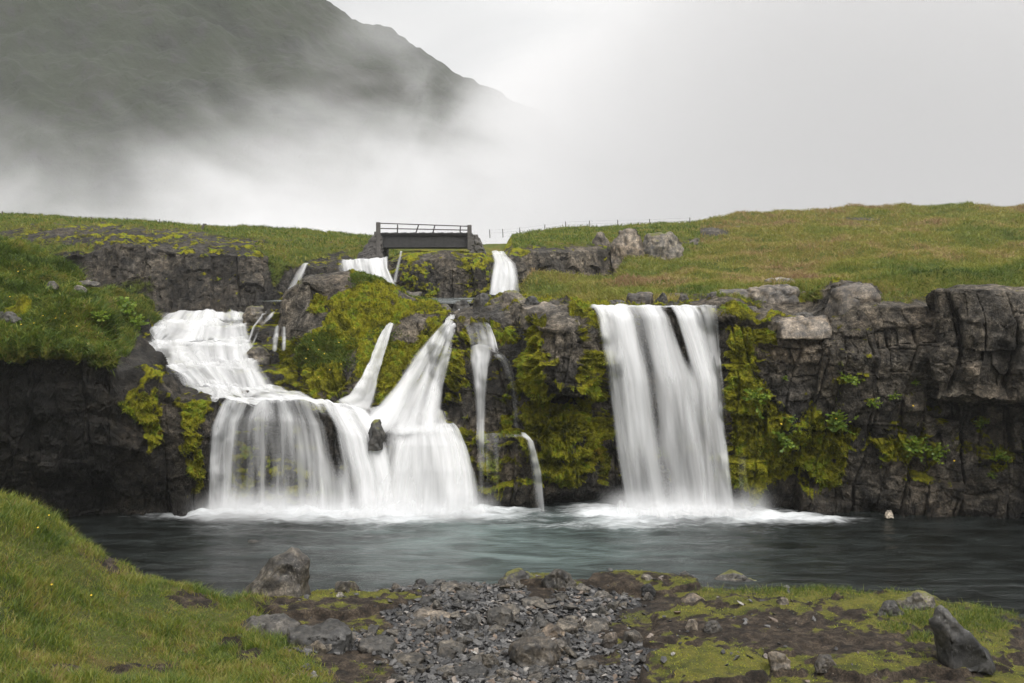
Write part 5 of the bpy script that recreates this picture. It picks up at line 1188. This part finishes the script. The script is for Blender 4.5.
# hill
Q, Nn = scatter(['hill'], 'grass', 150000, g, .4, power=1.6, cond=lambda c, PX, PY, nn: (PX > 500) & (c[:, 1] < 84))
t1 = fbm(Q * np.array([.12, .09, .12]), 4, 130); t2 = fbm(Q * .6, 3, 131)
PX, PY = proj(Q)
red = blob(PX, PY, 860, 250, 90, 12, .30) + blob(PX, PY, 760, 262, 70, 8, .22) + blob(PX, PY, 620, 275, 60, 6, .12)
grn = blob(PX, PY, 930, 272, 110, 9, .28) + blob(PX, PY, 920, 296, 30, 8, .35) + blob(PX, PY, 690, 292, 60, 7, .3) + blob(PX, PY, 560, 292, 40, 6, .25)
tint = np.clip(.55 + .46 * t1 + .20 * t2 + .06 * g.normal(size=len(Q)) + red - grn, 0, 1)
ds = np.linalg.norm(Q - CAM, axis=1) / 30
blades('grass', 'yellow green and rusty grass over the right hillside', 'grass', Q, Nn, (.10 + .16 * g.random(len(Q)) + .12 * np.clip(t2, 0, 1)) * ds ** .4, (.014 + .016 * g.random(len(Q))) * ds, .6 + .7 * g.random(len(Q)), tint, 'hillgrass', g)
Q, Nn = scatter(['cliff'], 'grass', 16000, g, .42, cond=lambda c, PX, PY, nn: (c[:, 1] < 34) & (PX > 690))
blades('grass', 'turf along the rim of the right cliff', 'grass', Q, Nn, .07 + .12 * g.random(len(Q)), .014 + .01 * g.random(len(Q)), .5 + .5 * g.random(len(Q)), np.clip(.40 + .25 * fbm(Q * 1.2, 3, 133) + .12 * g.normal(size=len(Q)), 0, 1), 'hillgrass', g)
# moss on the rocks
Q, Nn = scatter(['rock_outcrop'], 'moss', 90000, g, .5)
tint = np.clip(.42 + .50 * fbm(Q * 1.1, 5, 135) * 1.35 + .14 * g.normal(size=len(Q)), 0, 1)
blades('moss', 'shaggy moss on the green knoll and the mossy pillar', 'moss', Q, Nn, .02 + .04 * g.random(len(Q)), .013 + .014 * g.random(len(Q)), .8 + .5 * g.random(len(Q)), tint, 'moss', g, .3, np.array([0, -.1, -.25]))
Q, Nn = scatter(['cliff'], 'moss', 80000, g, .5, cond=lambda c, PX, PY, nn: (c[:, 1] < 27))
tint = np.clip(.42 + .50 * fbm(Q * 1.1, 5, 136) * 1.35 + .14 * g.normal(size=len(Q)), 0, 1)
blades('moss', 'yellow green moss hanging on the left and right cliffs', 'moss', Q, Nn, .02 + .04 * g.random(len(Q)), .013 + .014 * g.random(len(Q)), .8 + .5 * g.random(len(Q)), tint, 'moss', g, .3, np.array([0, -.1, -.25]))
Q, Nn = scatter(['rock_outcrop'], 'grass', 15000, g, .3, cond=lambda c, PX, PY, nn: (PX < 440))
blades('grass', 'short grass growing on the green knoll', 'grass', Q, Nn, .06 + .10 * g.random(len(Q)), .016 + .012 * g.random(len(Q)), .5 + .5 * g.random(len(Q)), np.clip(.25 + .15 * g.normal(size=len(Q)), 0, 1), 'grass', g, .6)

# ------------------------------------------------------------------ plants on the cliff, flowers
ALLV = np.concatenate([r['V'] for r in REG]); ALLN = np.concatenate([r['N'] for r in REG]); APX, APY = proj(ALLV)
def surf(px, py, rad=3.):
    k = np.where((np.abs(APX - px) < rad) & (np.abs(APY - py) < rad))[0]
    if len(k) == 0: return None, None
    k = k[np.argmin(ALLV[k, 1])]
    return ALLV[k], ALLN[k]
def plant(px, py, wpx, label, seed):
    p, n = surf(px, py)
    if p is None: return
    r = np.random.default_rng(seed); wd = depthwidth(wpx, p[1]) * .5
    e = bpy.data.objects.new('plant', None); COL.objects.link(e); e.location = p; tag(e, label, 'plant')
    V, L, C, T = [], [], [], []; b = 0; SV, SL = [], []
    out = np.array([n[0] * .3, min(n[1], -.4), .35]); out /= np.linalg.norm(out)
    for k in range(16):
        d = out + r.normal(size=3) * np.array([.9, .35, .55]); d /= np.linalg.norm(d); tip = d * wd * (.5 + .6 * r.random()); tip[2] -= .1 * wd
        s = np.cross(d, [0, 0, 1]); s /= np.linalg.norm(s) + 1e-6
        i = len(SV); SV += [-.006 * s, .006 * s, tip + .004 * s, tip - .004 * s]; SL.append([i, i + 1, i + 2, i + 3])
        for j in range(11):
            c = tip * (.25 + .8 * j / 10); q = s * (1 if j % 2 else -1) + d * .6 + r.normal(size=3) * .4; q /= np.linalg.norm(q)
            ln = wd * (.16 + .14 * r.random()); wv = np.cross(q, r.normal(size=3)); wv /= np.linalg.norm(wv) + 1e-6; wv *= ln * .36
            i = len(V); V += [c, c + q * ln * .5 + wv, c + q * ln, c + q * ln * .5 - wv]; L.append([i, i + 1, i + 2, i + 3]); T += [r.random()] * 4
    me = mesh_np('leaves', np.array(V), np.array(L), np.full(len(L), 4), {'tint': np.array(T)}, smooth=False); link('leaves', me, M['leaf'], e)
    me = mesh_np('stems', np.array(SV), np.array(SL), np.full(len(SL), 4), {'tint': np.full(len(SV), .2)}, smooth=False); link('stem', me, M['stem'], e)
for k, (px, py, w, lb) in enumerate([
    (846, 379, 26, 'bright green leafy plant below the cliff top boulder, highest of the right cliff plants'),
    (895, 396, 16, 'small leafy plant on the right cliff under the plain grey face'),
    (912, 384, 12, 'tiny round leafy plant near the big right block'),
    (875, 405, 20, 'leafy plant in the middle of the right cliff, left of the small leafy plant'),
    (757, 398, 34, 'wide green plant cushion next to the tall fall'),
    (791, 419, 16, 'leafy plant right of the wide green cushion'),
    (787, 378, 9, 'little green plant above the leafy cushion, beside a pale stone face'),
    (838, 428, 40, 'large leafy clump above the yellow moss on the right cliff'),
    (783, 440, 34, 'green clump over the hanging moss beside the tall fall'),
    (910, 446, 34, 'leafy clump low in the middle of the right cliff'),
    (936, 452, 28, 'leafy clump just right of the low middle clump'),
    (979, 422, 20, 'leafy plant under the overhanging big right block'),
    (1003, 456, 22, 'olive plant low on the right cliff near the photo edge'),
    (988, 478, 12, 'smallest plant low on the far right of the cliff')]):
    plant(px, py, w, lb, 500 + k)
for k, (px, py, w, lb) in enumerate([(126, 312, 40, 'dense green shrub on the edge of the left mound above the cascade'), (140, 322, 26, 'small shrub hanging over the cascade from the left mound'), (98, 316, 30, 'low green shrub in the middle of the left mound')]):
    plant(px, py, w, lb, 560 + k)
for k, (px, py, wd_, ht, lb) in enumerate([(8, 318, 26, 9, 'flat dark rock bedded in the grass near the left edge of the mound'), (78, 290, 18, 7, 'pale stone in the grass high on the left mound'), (88, 284, 26, 5, 'dark bare ledge at the crest of the left mound'), (52, 286, 14, 7, 'small grey stone in a hollow of the left mound')]):
    p, n = surf(px, py)
    if p is not None: place_rock(px - wd_ / 2, px + wd_ / 2, py - ht * .75, py + ht * .35, p[1], 600 + k, 'slab' if k in (1, 3) else 'boulder', lb, name='rock', cat='rock')
def flower_meshes():
    bm = bmesh.new(); bmesh.ops.create_circle(bm, cap_ends=True, radius=.02, segments=10)
    for k, v in enumerate(bm.verts): v.co *= 1.1 if k % 2 else .72; v.co.z = .004 if k % 2 else 0
    bmesh.ops.translate(bm, verts=bm.verts[:], vec=(0, 0, .17)); a = bpy.data.meshes.new('petals'); bm.to_mesh(a); bm.free()
    bm = bmesh.new(); bmesh.ops.create_cone(bm, segments=5, radius1=.004, radius2=.003, depth=.17, cap_ends=True, matrix=Matrix.Translation((0, 0, .085)))
    b = bpy.data.meshes.new('stem'); bm.to_mesh(b); bm.free(); a.materials.append(M['petal']); b.materials.append(M['stem'])
    return a, b
FA, FB = flower_meshes()
def flowers(spots, label, group, sc_):
    for (px, py) in spots:
        p, n = surf(px, py)
        if p is None: continue
        e = bpy.data.objects.new('wildflower', None); COL.objects.link(e); e.location = p; e.scale = (sc_,) * 3; e.rotation_euler = (R(25) + random.random() * .3, random.random() * .4 - .2, 0)
        tag(e, label, 'flower', group)
        o = bpy.data.objects.new('petals', FA); COL.objects.link(o); o.parent = e
        o = bpy.data.objects.new('stem', FB); COL.objects.link(o); o.parent = e
flowers([(65, 514), (69, 516), (55, 519), (57, 588), (72, 522), (40, 530), (96, 600)], 'yellow wildflower in the tall grass of the near left bank', 'yellow flowers on the near bank', .75)
flowers([(25, 330), (38, 326), (60, 322), (18, 275), (28, 272), (48, 322), (80, 330), (70, 318), (12, 300)], 'yellow wildflower in the grass of the mound above the black cliff', 'yellow flowers on the left mound', .9)
flowers([(318, 352), (326, 356), (308, 360), (338, 345), (312, 342), (345, 366), (328, 372), (355, 330), (322, 380), (306, 352)], 'yellow wildflower dotted on the green mossy knoll', 'yellow flowers on the knoll', .9)
flowers([(836, 427), (781, 428), (846, 432), (950, 466), (909, 414)], 'yellow wildflower on the face of the right cliff', 'yellow flowers on the right cliff', 1.3)

# ------------------------------------------------------------------ footbridge
YB = 48.0
e = bpy.data.objects.new('footbridge', None); COL.objects.link(e)
bl = P(379, 250, YB); br = P(472, 250, YB); e.location = ((bl[0] + br[0]) / 2, YB, bl[2]); tag(e, 'dark wooden footbridge with thin railing crossing the stream', 'bridge')
o0 = np.array(e.location)
def bx(x0, x1, y0, y1, z0, z1): return (((x0 + x1) / 2 - o0[0], (y0 + y1) / 2 - o0[1], (z0 + z1) / 2 - o0[2]), (x1 - x0, y1 - y0, z1 - z0), None)
X0, X1 = bl[0], br[0]; zt = P(0, 234, YB)[2]; zb = P(0, 247.5, YB)[2]; zr = P(0, 223.5, YB)[2]; zr2 = P(0, 226, YB)[2]
for yy in (YB, YB + 1.6):
    link('girder', part_mesh('girder', [bx(X0, X1, yy, yy + .10, zb + .06, zt - .08), bx(X0, X1, yy - .09, yy + .19, zb, zb + .06), bx(X0, X1, yy - .09, yy + .19, zt - .08, zt - .02)]), M['beam'], e)
nb = 30; link('deck', part_mesh('deck', [bx(X0 + (X1 - X0) * k / nb, X0 + (X1 - X0) * (k + .94) / nb, YB - .14, YB + 1.84, zt - .018, zt + .05 + .012 * (k % 3)) for k in range(nb)]), M['beam'], e)
def bar(a, b, w): 
    a, b = np.array(a) - o0, np.array(b) - o0; d = b - a; L = np.linalg.norm(d); rot = Vector(d).to_track_quat('Z', 'Y').to_matrix()
    return (tuple((a + b) / 2), (w, w, L), rot)
for (pa, pt) in ((397.5, 397.6), (415.6, 418.5), (432.6, 434.8), (460, 460.4)):
    a = P(pa, 234, YB - .06); b = P(pt, 224.6 + (pt - 380) * .027 - .5, YB - .06)
    link('railing_post', part_mesh('railing_post', [bar(a, b, .055)]), M['iron'], e)
for y0, y1, nm in ((223.2, 226.4, 'handrail'), (228.4, 230.2, 'middle_rail')):
    link(nm, part_mesh(nm, [bar(P(379, y0, YB - .1), P(471, y1, YB - .1), .045)]), M['iron'], e)
for (a, b, t) in ((376.8, 381, 222.5), (467.6, 471.8, 225.2)):
    xa, xb = P(a, 235, YB)[0], P(b, 235, YB)[0]; link('end_post', part_mesh('end_post', [bx(xa, xb, YB - .3, YB - .12, P(0, 262 if a < 400 else 250, YB)[2], P(0, t, YB)[2])]), M['concrete'], e)
xa, xb = P(372.5, 235, YB)[0], P(375.2, 235, YB)[0]; link('end_post', part_mesh('end_post', [bx(xa, xb, YB + .5, YB + .7, P(0, 240, YB)[2], P(0, 231, YB)[2])]), M['concrete'], e)
def abut(x0, x1, x2, x3, z0, z1, seed):
    bm = bmesh.new(); q = []
    for (xa, xb, z) in ((x0, x1, z0), (x2, x3, z1)):
        for yy in (YB - .28, YB + 2.2): q += [(xa, yy, z), (xb, yy, z)]
    vs = [bm.verts.new(Vector(v) - Vector(o0)) for v in q]
    for f in ((0, 1, 5, 4), (2, 6, 7, 3), (0, 4, 6, 2), (1, 3, 7, 5), (4, 5, 7, 6), (0, 2, 3, 1)): bm.faces.new([vs[i] for i in f])
    bmesh.ops.recalc_face_normals(bm, faces=bm.faces[:]); bmesh.ops.subdivide_edges(bm, edges=bm.edges[:], cuts=14, use_grid_fill=True); bm.normal_update()
    c = np.array([v.co[:] for v in bm.verts]); n = np.array([v.normal[:] for v in bm.verts]); f1, f2, rr, vec = voro(c * np.array([3, 3, 4.5]), seed)
    c = c + n * (.10 * (rr[0] - .5) - .07 * np.exp(-((f2 - f1) / .1) ** 2))[:, None]
    for v, k in zip(bm.verts, c): v.co = k
    me = bpy.data.meshes.new('abutment'); bm.to_mesh(me); bm.free(); link('abutment', me, M['concrete'], e)
abut(P(352, 0, YB)[0], P(381, 0, YB)[0], P(371, 0, YB)[0], P(381, 0, YB)[0], P(0, 262, YB)[2], P(0, 235.5, YB)[2], 5)
abut(P(468.5, 0, YB)[0], P(486, 0, YB)[0], P(468.5, 0, YB)[0], P(477, 0, YB)[0], P(0, 256, YB)[2], P(0, 235.5, YB)[2], 6)

# ------------------------------------------------------------------ fences on the skyline
def fence(label, spots, Y, hpx, dz=0):
    e = bpy.data.objects.new('wire_fence', None); COL.objects.link(e); p0 = P(spots[0][0], spots[0][1], Y); e.location = p0; tag(e, label, 'fence')
    tops = []
    for (px, py) in spots:
        a = P(px, py + 1.5, Y) - p0; b = P(px + random.uniform(-.6, .6), py - hpx, Y) - p0; tops.append((a, b)); d = b - a
        link('post', part_mesh('post', [(tuple((a + b) / 2), (.05, .05, np.linalg.norm(d)), Vector(d).to_track_quat('Z', 'Y').to_matrix())]), M['wood'], e)
    for f in (.93, .6):
        bxs = []
        for (a, b), (c, d) in zip(tops[:-1], tops[1:]):
            u, v = a * (1 - f) + b * f, c * (1 - f) + d * f; w = v - u
            bxs.append((tuple((u + v) / 2), (.006, .006, np.linalg.norm(w)), Vector(w).to_track_quat('Z', 'Y').to_matrix()))
        link('wire', part_mesh('wire', bxs), M['iron'], e)
fence('thin wire fence on the left skyline above the far cliff', [(-30, 214), (2, 216), (36, 219.5), (72, 221), (92, 221.5), (127, 222.5), (160, 224)], 60, 5)
fence('thin wire fence on the skyline right of the footbridge', [(490, 236.5), (503, 236), (520, 234.5), (545, 231.5), (566, 228.5), (590, 227.5), (618, 226.8), (650, 226), (690, 224.5)], 65, 7)
# leaning broken post on the left skyline
a = P(201.5, 230, 55); b = P(204.3, 223.8, 55); e = link('wooden_post', part_mesh('wooden_post', [(tuple((b - a) / 2), (.11, .11, np.linalg.norm(b - a)), Vector(b - a).to_track_quat('Z', 'Y').to_matrix()), (tuple((b - a) * .9 + np.array([.06, 0, 0])), (.16, .09, .08), None)]), M['wood'])
e.location = a; tag(e, 'short leaning dark post on the left skyline', 'post')

# ------------------------------------------------------------------ mountain
mt = [(-700, [(330, 420), (150, 520), (-60, 680), (-420, 1000), (-420, 1300)]), (-300, [(330, 420), (150, 520), (-60, 680), (-380, 960), (-300, 1300)]), (0, [(330, 420), (170, 520), (-20, 660), (-260, 900), (-100, 1300)]),
      (200, [(330, 430), (185, 520), (60, 640), (-90, 860), (60, 1300)]), (280, [(330, 430), (190, 520), (75, 640), (-34, 850), (100, 1300)]), (330, [(330, 430), (195, 530), (90, 650), (0, 850), (120, 1300)]),
      (370, [(330, 440), (200, 530), (100, 660), (18, 850), (140, 1300)]), (400, [(330, 440), (205, 530), (110, 660), (33, 850), (150, 1300)]), (430, [(330, 440), (210, 540), (120, 660), (46, 850), (160, 1300)]),
      (470, [(330, 450), (215, 540), (135, 660), (71, 850), (170, 1300)]), (520, [(330, 450), (220, 540), (150, 670), (103, 850), (180, 1300)]), (600, [(330, 450), (230, 550), (180, 680), (150, 860), (200, 1300)]),
      (720, [(330, 460), (250, 560), (220, 690), (205, 860), (230, 1300)]), (900, [(330, 460), (270, 560), (255, 690), (248, 860), (255, 1300)]), (1300, [(330, 460), (280, 560), (275, 690), (272, 860), (275, 1300)])]
G, kk = loft_cols(mt, 420, 200, 3)
def mount():
    C = np.array([[P(px, *q) for q in prof] for px, prof in mt]); pxs = np.array([c[0] for c in mt], float)
    tv = np.interp(np.linspace(0, 1, 200), [0, .2, .5, .9, 1], [0, 1, 2, 3, 4]); tu = np.linspace(-700, 1300, 560)
    A = np.stack([[np.interp(tv, np.arange(5), C[a, :, d]) for d in range(3)] for a in range(len(mt))]).transpose(0, 2, 1)
    Gm = np.zeros((560, 200, 3))
    for j in range(200):
        for d in range(3): Gm[:, j, d] = np.interp(tu, pxs, A[:, j, d])
    Gm = smooth_grid(Gm, 2); V = Gm.reshape(-1, 3)
    k = np.clip(np.tile(tv, 560), 0, 1)
    V = V + np.stack([0 * k, 0 * k, k * (10 * fbm(V * .012, 6, 140, .58) + 7 * np.abs(fbm(V * np.array([.03, .012, .02]), 5, 141)) - 5)], 1)
    F = grid_faces(560, 200)
    me = mesh_np('mountain', V, F, np.full(len(F), 4)); tag(link('mountain', me, M['mountain']), 'steep grassy mountain fading into low fog', 'mountain', kind='structure')
mount()

# ------------------------------------------------------------------ air
def box_mesh(name, lo, hi):
    bm = bmesh.new(); lo, hi = Vector(lo), Vector(hi)
    bmesh.ops.create_cube(bm, size=1, matrix=Matrix.Translation((lo + hi) / 2) @ Matrix.Diagonal((*(hi - lo), 1)))
    me = bpy.data.meshes.new(name); bm.to_mesh(me); bm.free(); return me
USE_HAZE = True; USE_FOG = True
if USE_HAZE:
    t = NT('thin_haze'); v = t.n('VolumePrincipled', i={'Color': (.86, .87, .88), 'Density': .0005, 'Anisotropy': .1}); t.t.links.new(v.outputs[0], t.out.inputs['Volume'])
    o = tag(link('haze', box_mesh('haze', (-165, -8, -3), (165, 128, 34)), t.m), 'thin grey haze filling the air of the valley', 'haze', kind='stuff')
if USE_FOG:
    t = NT('low_fog'); c = t.n('TexCoord').outputs['Object']; xyz = t.n('SeparateXYZ', i={0: c}); x, y, z = xyz.outputs[0], xyz.outputs[1], xyz.outputs[2]
    s = t.n('VectorMath', operation='MULTIPLY', i={0: c, 1: (.015, .009, .022)}).outputs[0]
    n = t.noise(s, 1.0, 6, .60, .7)
    top = t.n('MapRange', interpolation_type='LINEAR', i={0: x, 1: -160., 2: 60., 3: 38., 4: 72.}).outputs[0]   # the bank rises to the right
    top = t.math('ADD', top, t.fac(x, -20., 90., 0., 90.))
    f = t.math('ADD', t.math('DIVIDE', t.math('SUBTRACT', top, z), 26.), t.math('MULTIPLY', t.math('SUBTRACT', n, .5), 8.5))
    f = t.fac(f, -.3, 2.4)
    d = t.math('MULTIPLY', f, t.fac(x, -190., 40., .013, .027))
    d = t.math('ADD', d, .0002)
    v = t.n('VolumePrincipled', i={'Color': (.95, .95, .955), 'Density': d, 'Anisotropy': 0.}); t.t.links.new(v.outputs[0], t.out.inputs['Volume'])
    o = tag(link('fog', box_mesh('fog', (-420, 230, -6), (520, 420, 210)), t.m), 'bank of low white fog drifting in front of the mountain', 'fog', kind='stuff')
    t.m.cycles.volume_step_rate = 1.0
    sc.cycles.volume_max_steps = 64
    sc.cycles.volume_step_rate = .25

def mist():
    t = NT('spray_mist'); c = t.n('TexCoord').outputs['Object']; xyz = t.n('SeparateXYZ', i={0: c}); x, y, z = xyz.outputs[0], xyz.outputs[1], xyz.outputs[2]
    n = t.noise(t.n('VectorMath', operation='MULTIPLY', i={0: c, 1: (1.1, 1.1, 1.3)}).outputs[0], 1., 3, .5)
    wins = None
    for a, b in ((200, 488), (606, 760)):
        xa, xb = P(a, 520, 23.7)[0], P(b, 520, 23.7)[0]
        wv = t.math('MULTIPLY', t.fac(x, xa - .3, xa + .6), t.fac(x, xb + .4, xb - .5))
        wins = wv if wins is None else t.math('ADD', wins, wv)
    hz = t.fac(t.math('ADD', z, t.math('MULTIPLY', t.math('SUBTRACT', n, .5), -.9)), .95, -.05)
    yy = t.fac(y, 22.55, 23.5)
    d = t.math('MULTIPLY', t.math('MULTIPLY', wins, t.math('MULTIPLY', hz, hz)), t.math('MULTIPLY', yy, 2.1))
    v = t.n('VolumePrincipled', i={'Color': (.97, .97, .975), 'Density': d, 'Anisotropy': 0.}); t.t.links.new(v.outputs[0], t.out.inputs['Volume'])
    tag(link('mist', box_mesh('mist', (P(190, 520, 23.7)[0], 22.5, .03), (P(775, 520, 23.7)[0], 24.3, 1.25)), t.m), 'soft white spray mist hanging at the feet of the falls', 'mist', kind='stuff')
mist()

# ------------------------------------------------------------------ light, sky, camera
EL, AZ = 54, 24      # broad soft light high behind the camera, to the right
w = bpy.data.worlds.new('World'); sc.world = w; w.use_nodes = True; nt = w.node_tree; nt.nodes.clear()
sky = nt.nodes.new('ShaderNodeTexSky'); sky.sky_type = 'NISHITA'; sky.sun_disc = False; sky.sun_elevation = R(EL); sky.sun_rotation = R(180 - AZ); sky.dust_density = 6; sky.air_density = 1.2; sky.ozone_density = 1
tcw = nt.nodes.new('ShaderNodeTexCoord'); sx = nt.nodes.new('ShaderNodeSeparateXYZ'); nt.links.new(tcw.outputs['Generated'], sx.inputs[0])
gr_ = nt.nodes.new('ShaderNodeMapRange'); gr_.interpolation_type = 'SMOOTHSTEP'; gr_.inputs[1].default_value = .34; gr_.inputs[2].default_value = .85; nt.links.new(sx.outputs[2], gr_.inputs[0])
cc_ = nt.nodes.new('ShaderNodeMix'); cc_.data_type = 'RGBA'; cc_.inputs[6].default_value = (5.9, 5.9, 5.9, 1); cc_.inputs[7].default_value = (12.6, 12.45, 12.3, 1); nt.links.new(gr_.outputs[0], cc_.inputs[0])
gx_ = nt.nodes.new('ShaderNodeMapRange'); gx_.interpolation_type = 'SMOOTHSTEP'; gx_.inputs[1].default_value = -.45; gx_.inputs[2].default_value = .35; gx_.inputs[3].default_value = .86; gx_.inputs[4].default_value = 1.36; nt.links.new(sx.outputs[0], gx_.inputs[0])
cm_ = nt.nodes.new('ShaderNodeVectorMath'); cm_.operation = 'SCALE'; nt.links.new(cc_.outputs[2], cm_.inputs[0]); nt.links.new(gx_.outputs[0], cm_.inputs['Scale'])
hs = nt.nodes.new('ShaderNodeHueSaturation'); hs.inputs['Saturation'].default_value = .10
mx = nt.nodes.new('ShaderNodeMix'); mx.data_type = 'RGBA'; mx.inputs[0].default_value = .72; nt.links.new(cm_.outputs[0], mx.inputs[7])
bg = nt.nodes.new('ShaderNodeBackground'); bg.inputs['Strength'].default_value = .10; ow = nt.nodes.new('ShaderNodeOutputWorld')
nt.links.new(sky.outputs[0], hs.inputs['Color']); nt.links.new(hs.outputs[0], mx.inputs[6]); nt.links.new(mx.outputs[2], bg.inputs[0]); nt.links.new(bg.outputs[0], ow.inputs[0])
L = bpy.data.lights.new('sun', 'SUN'); L.energy = 1.5; L.angle = R(40); L.color = (1, .97, .93); lo = bpy.data.objects.new('sun', L); COL.objects.link(lo)
sd = Vector((math.cos(R(EL)) * math.sin(R(AZ)), -math.cos(R(EL)) * math.cos(R(AZ)), math.sin(R(EL)))); lo.rotation_euler = sd.to_track_quat('Z', 'Y').to_euler(); lo.location = sd * 60
cd = bpy.data.cameras.new('camera'); cd.lens = 35; cd.sensor_width = 36; cd.clip_end = 4000; cd.clip_start = .05
co = bpy.data.objects.new('camera', cd); COL.objects.link(co); sc.camera = co; co.location = CAM; co.rotation_euler = (R(90) - PITCH, 0, 0)
vs = sc.view_settings; vs.view_transform = 'Standard'; vs.look = 'None'; vs.exposure = .55; vs.gamma = 1
cy = sc.cycles; cy.max_bounces = 8; cy.diffuse_bounces = 3; cy.glossy_bounces = 3; cy.transmission_bounces = 4; cy.transparent_max_bounces = 12; cy.volume_bounces = 3
cy.use_denoising = True
cy.use_adaptive_sampling = True; cy.adaptive_threshold = .02
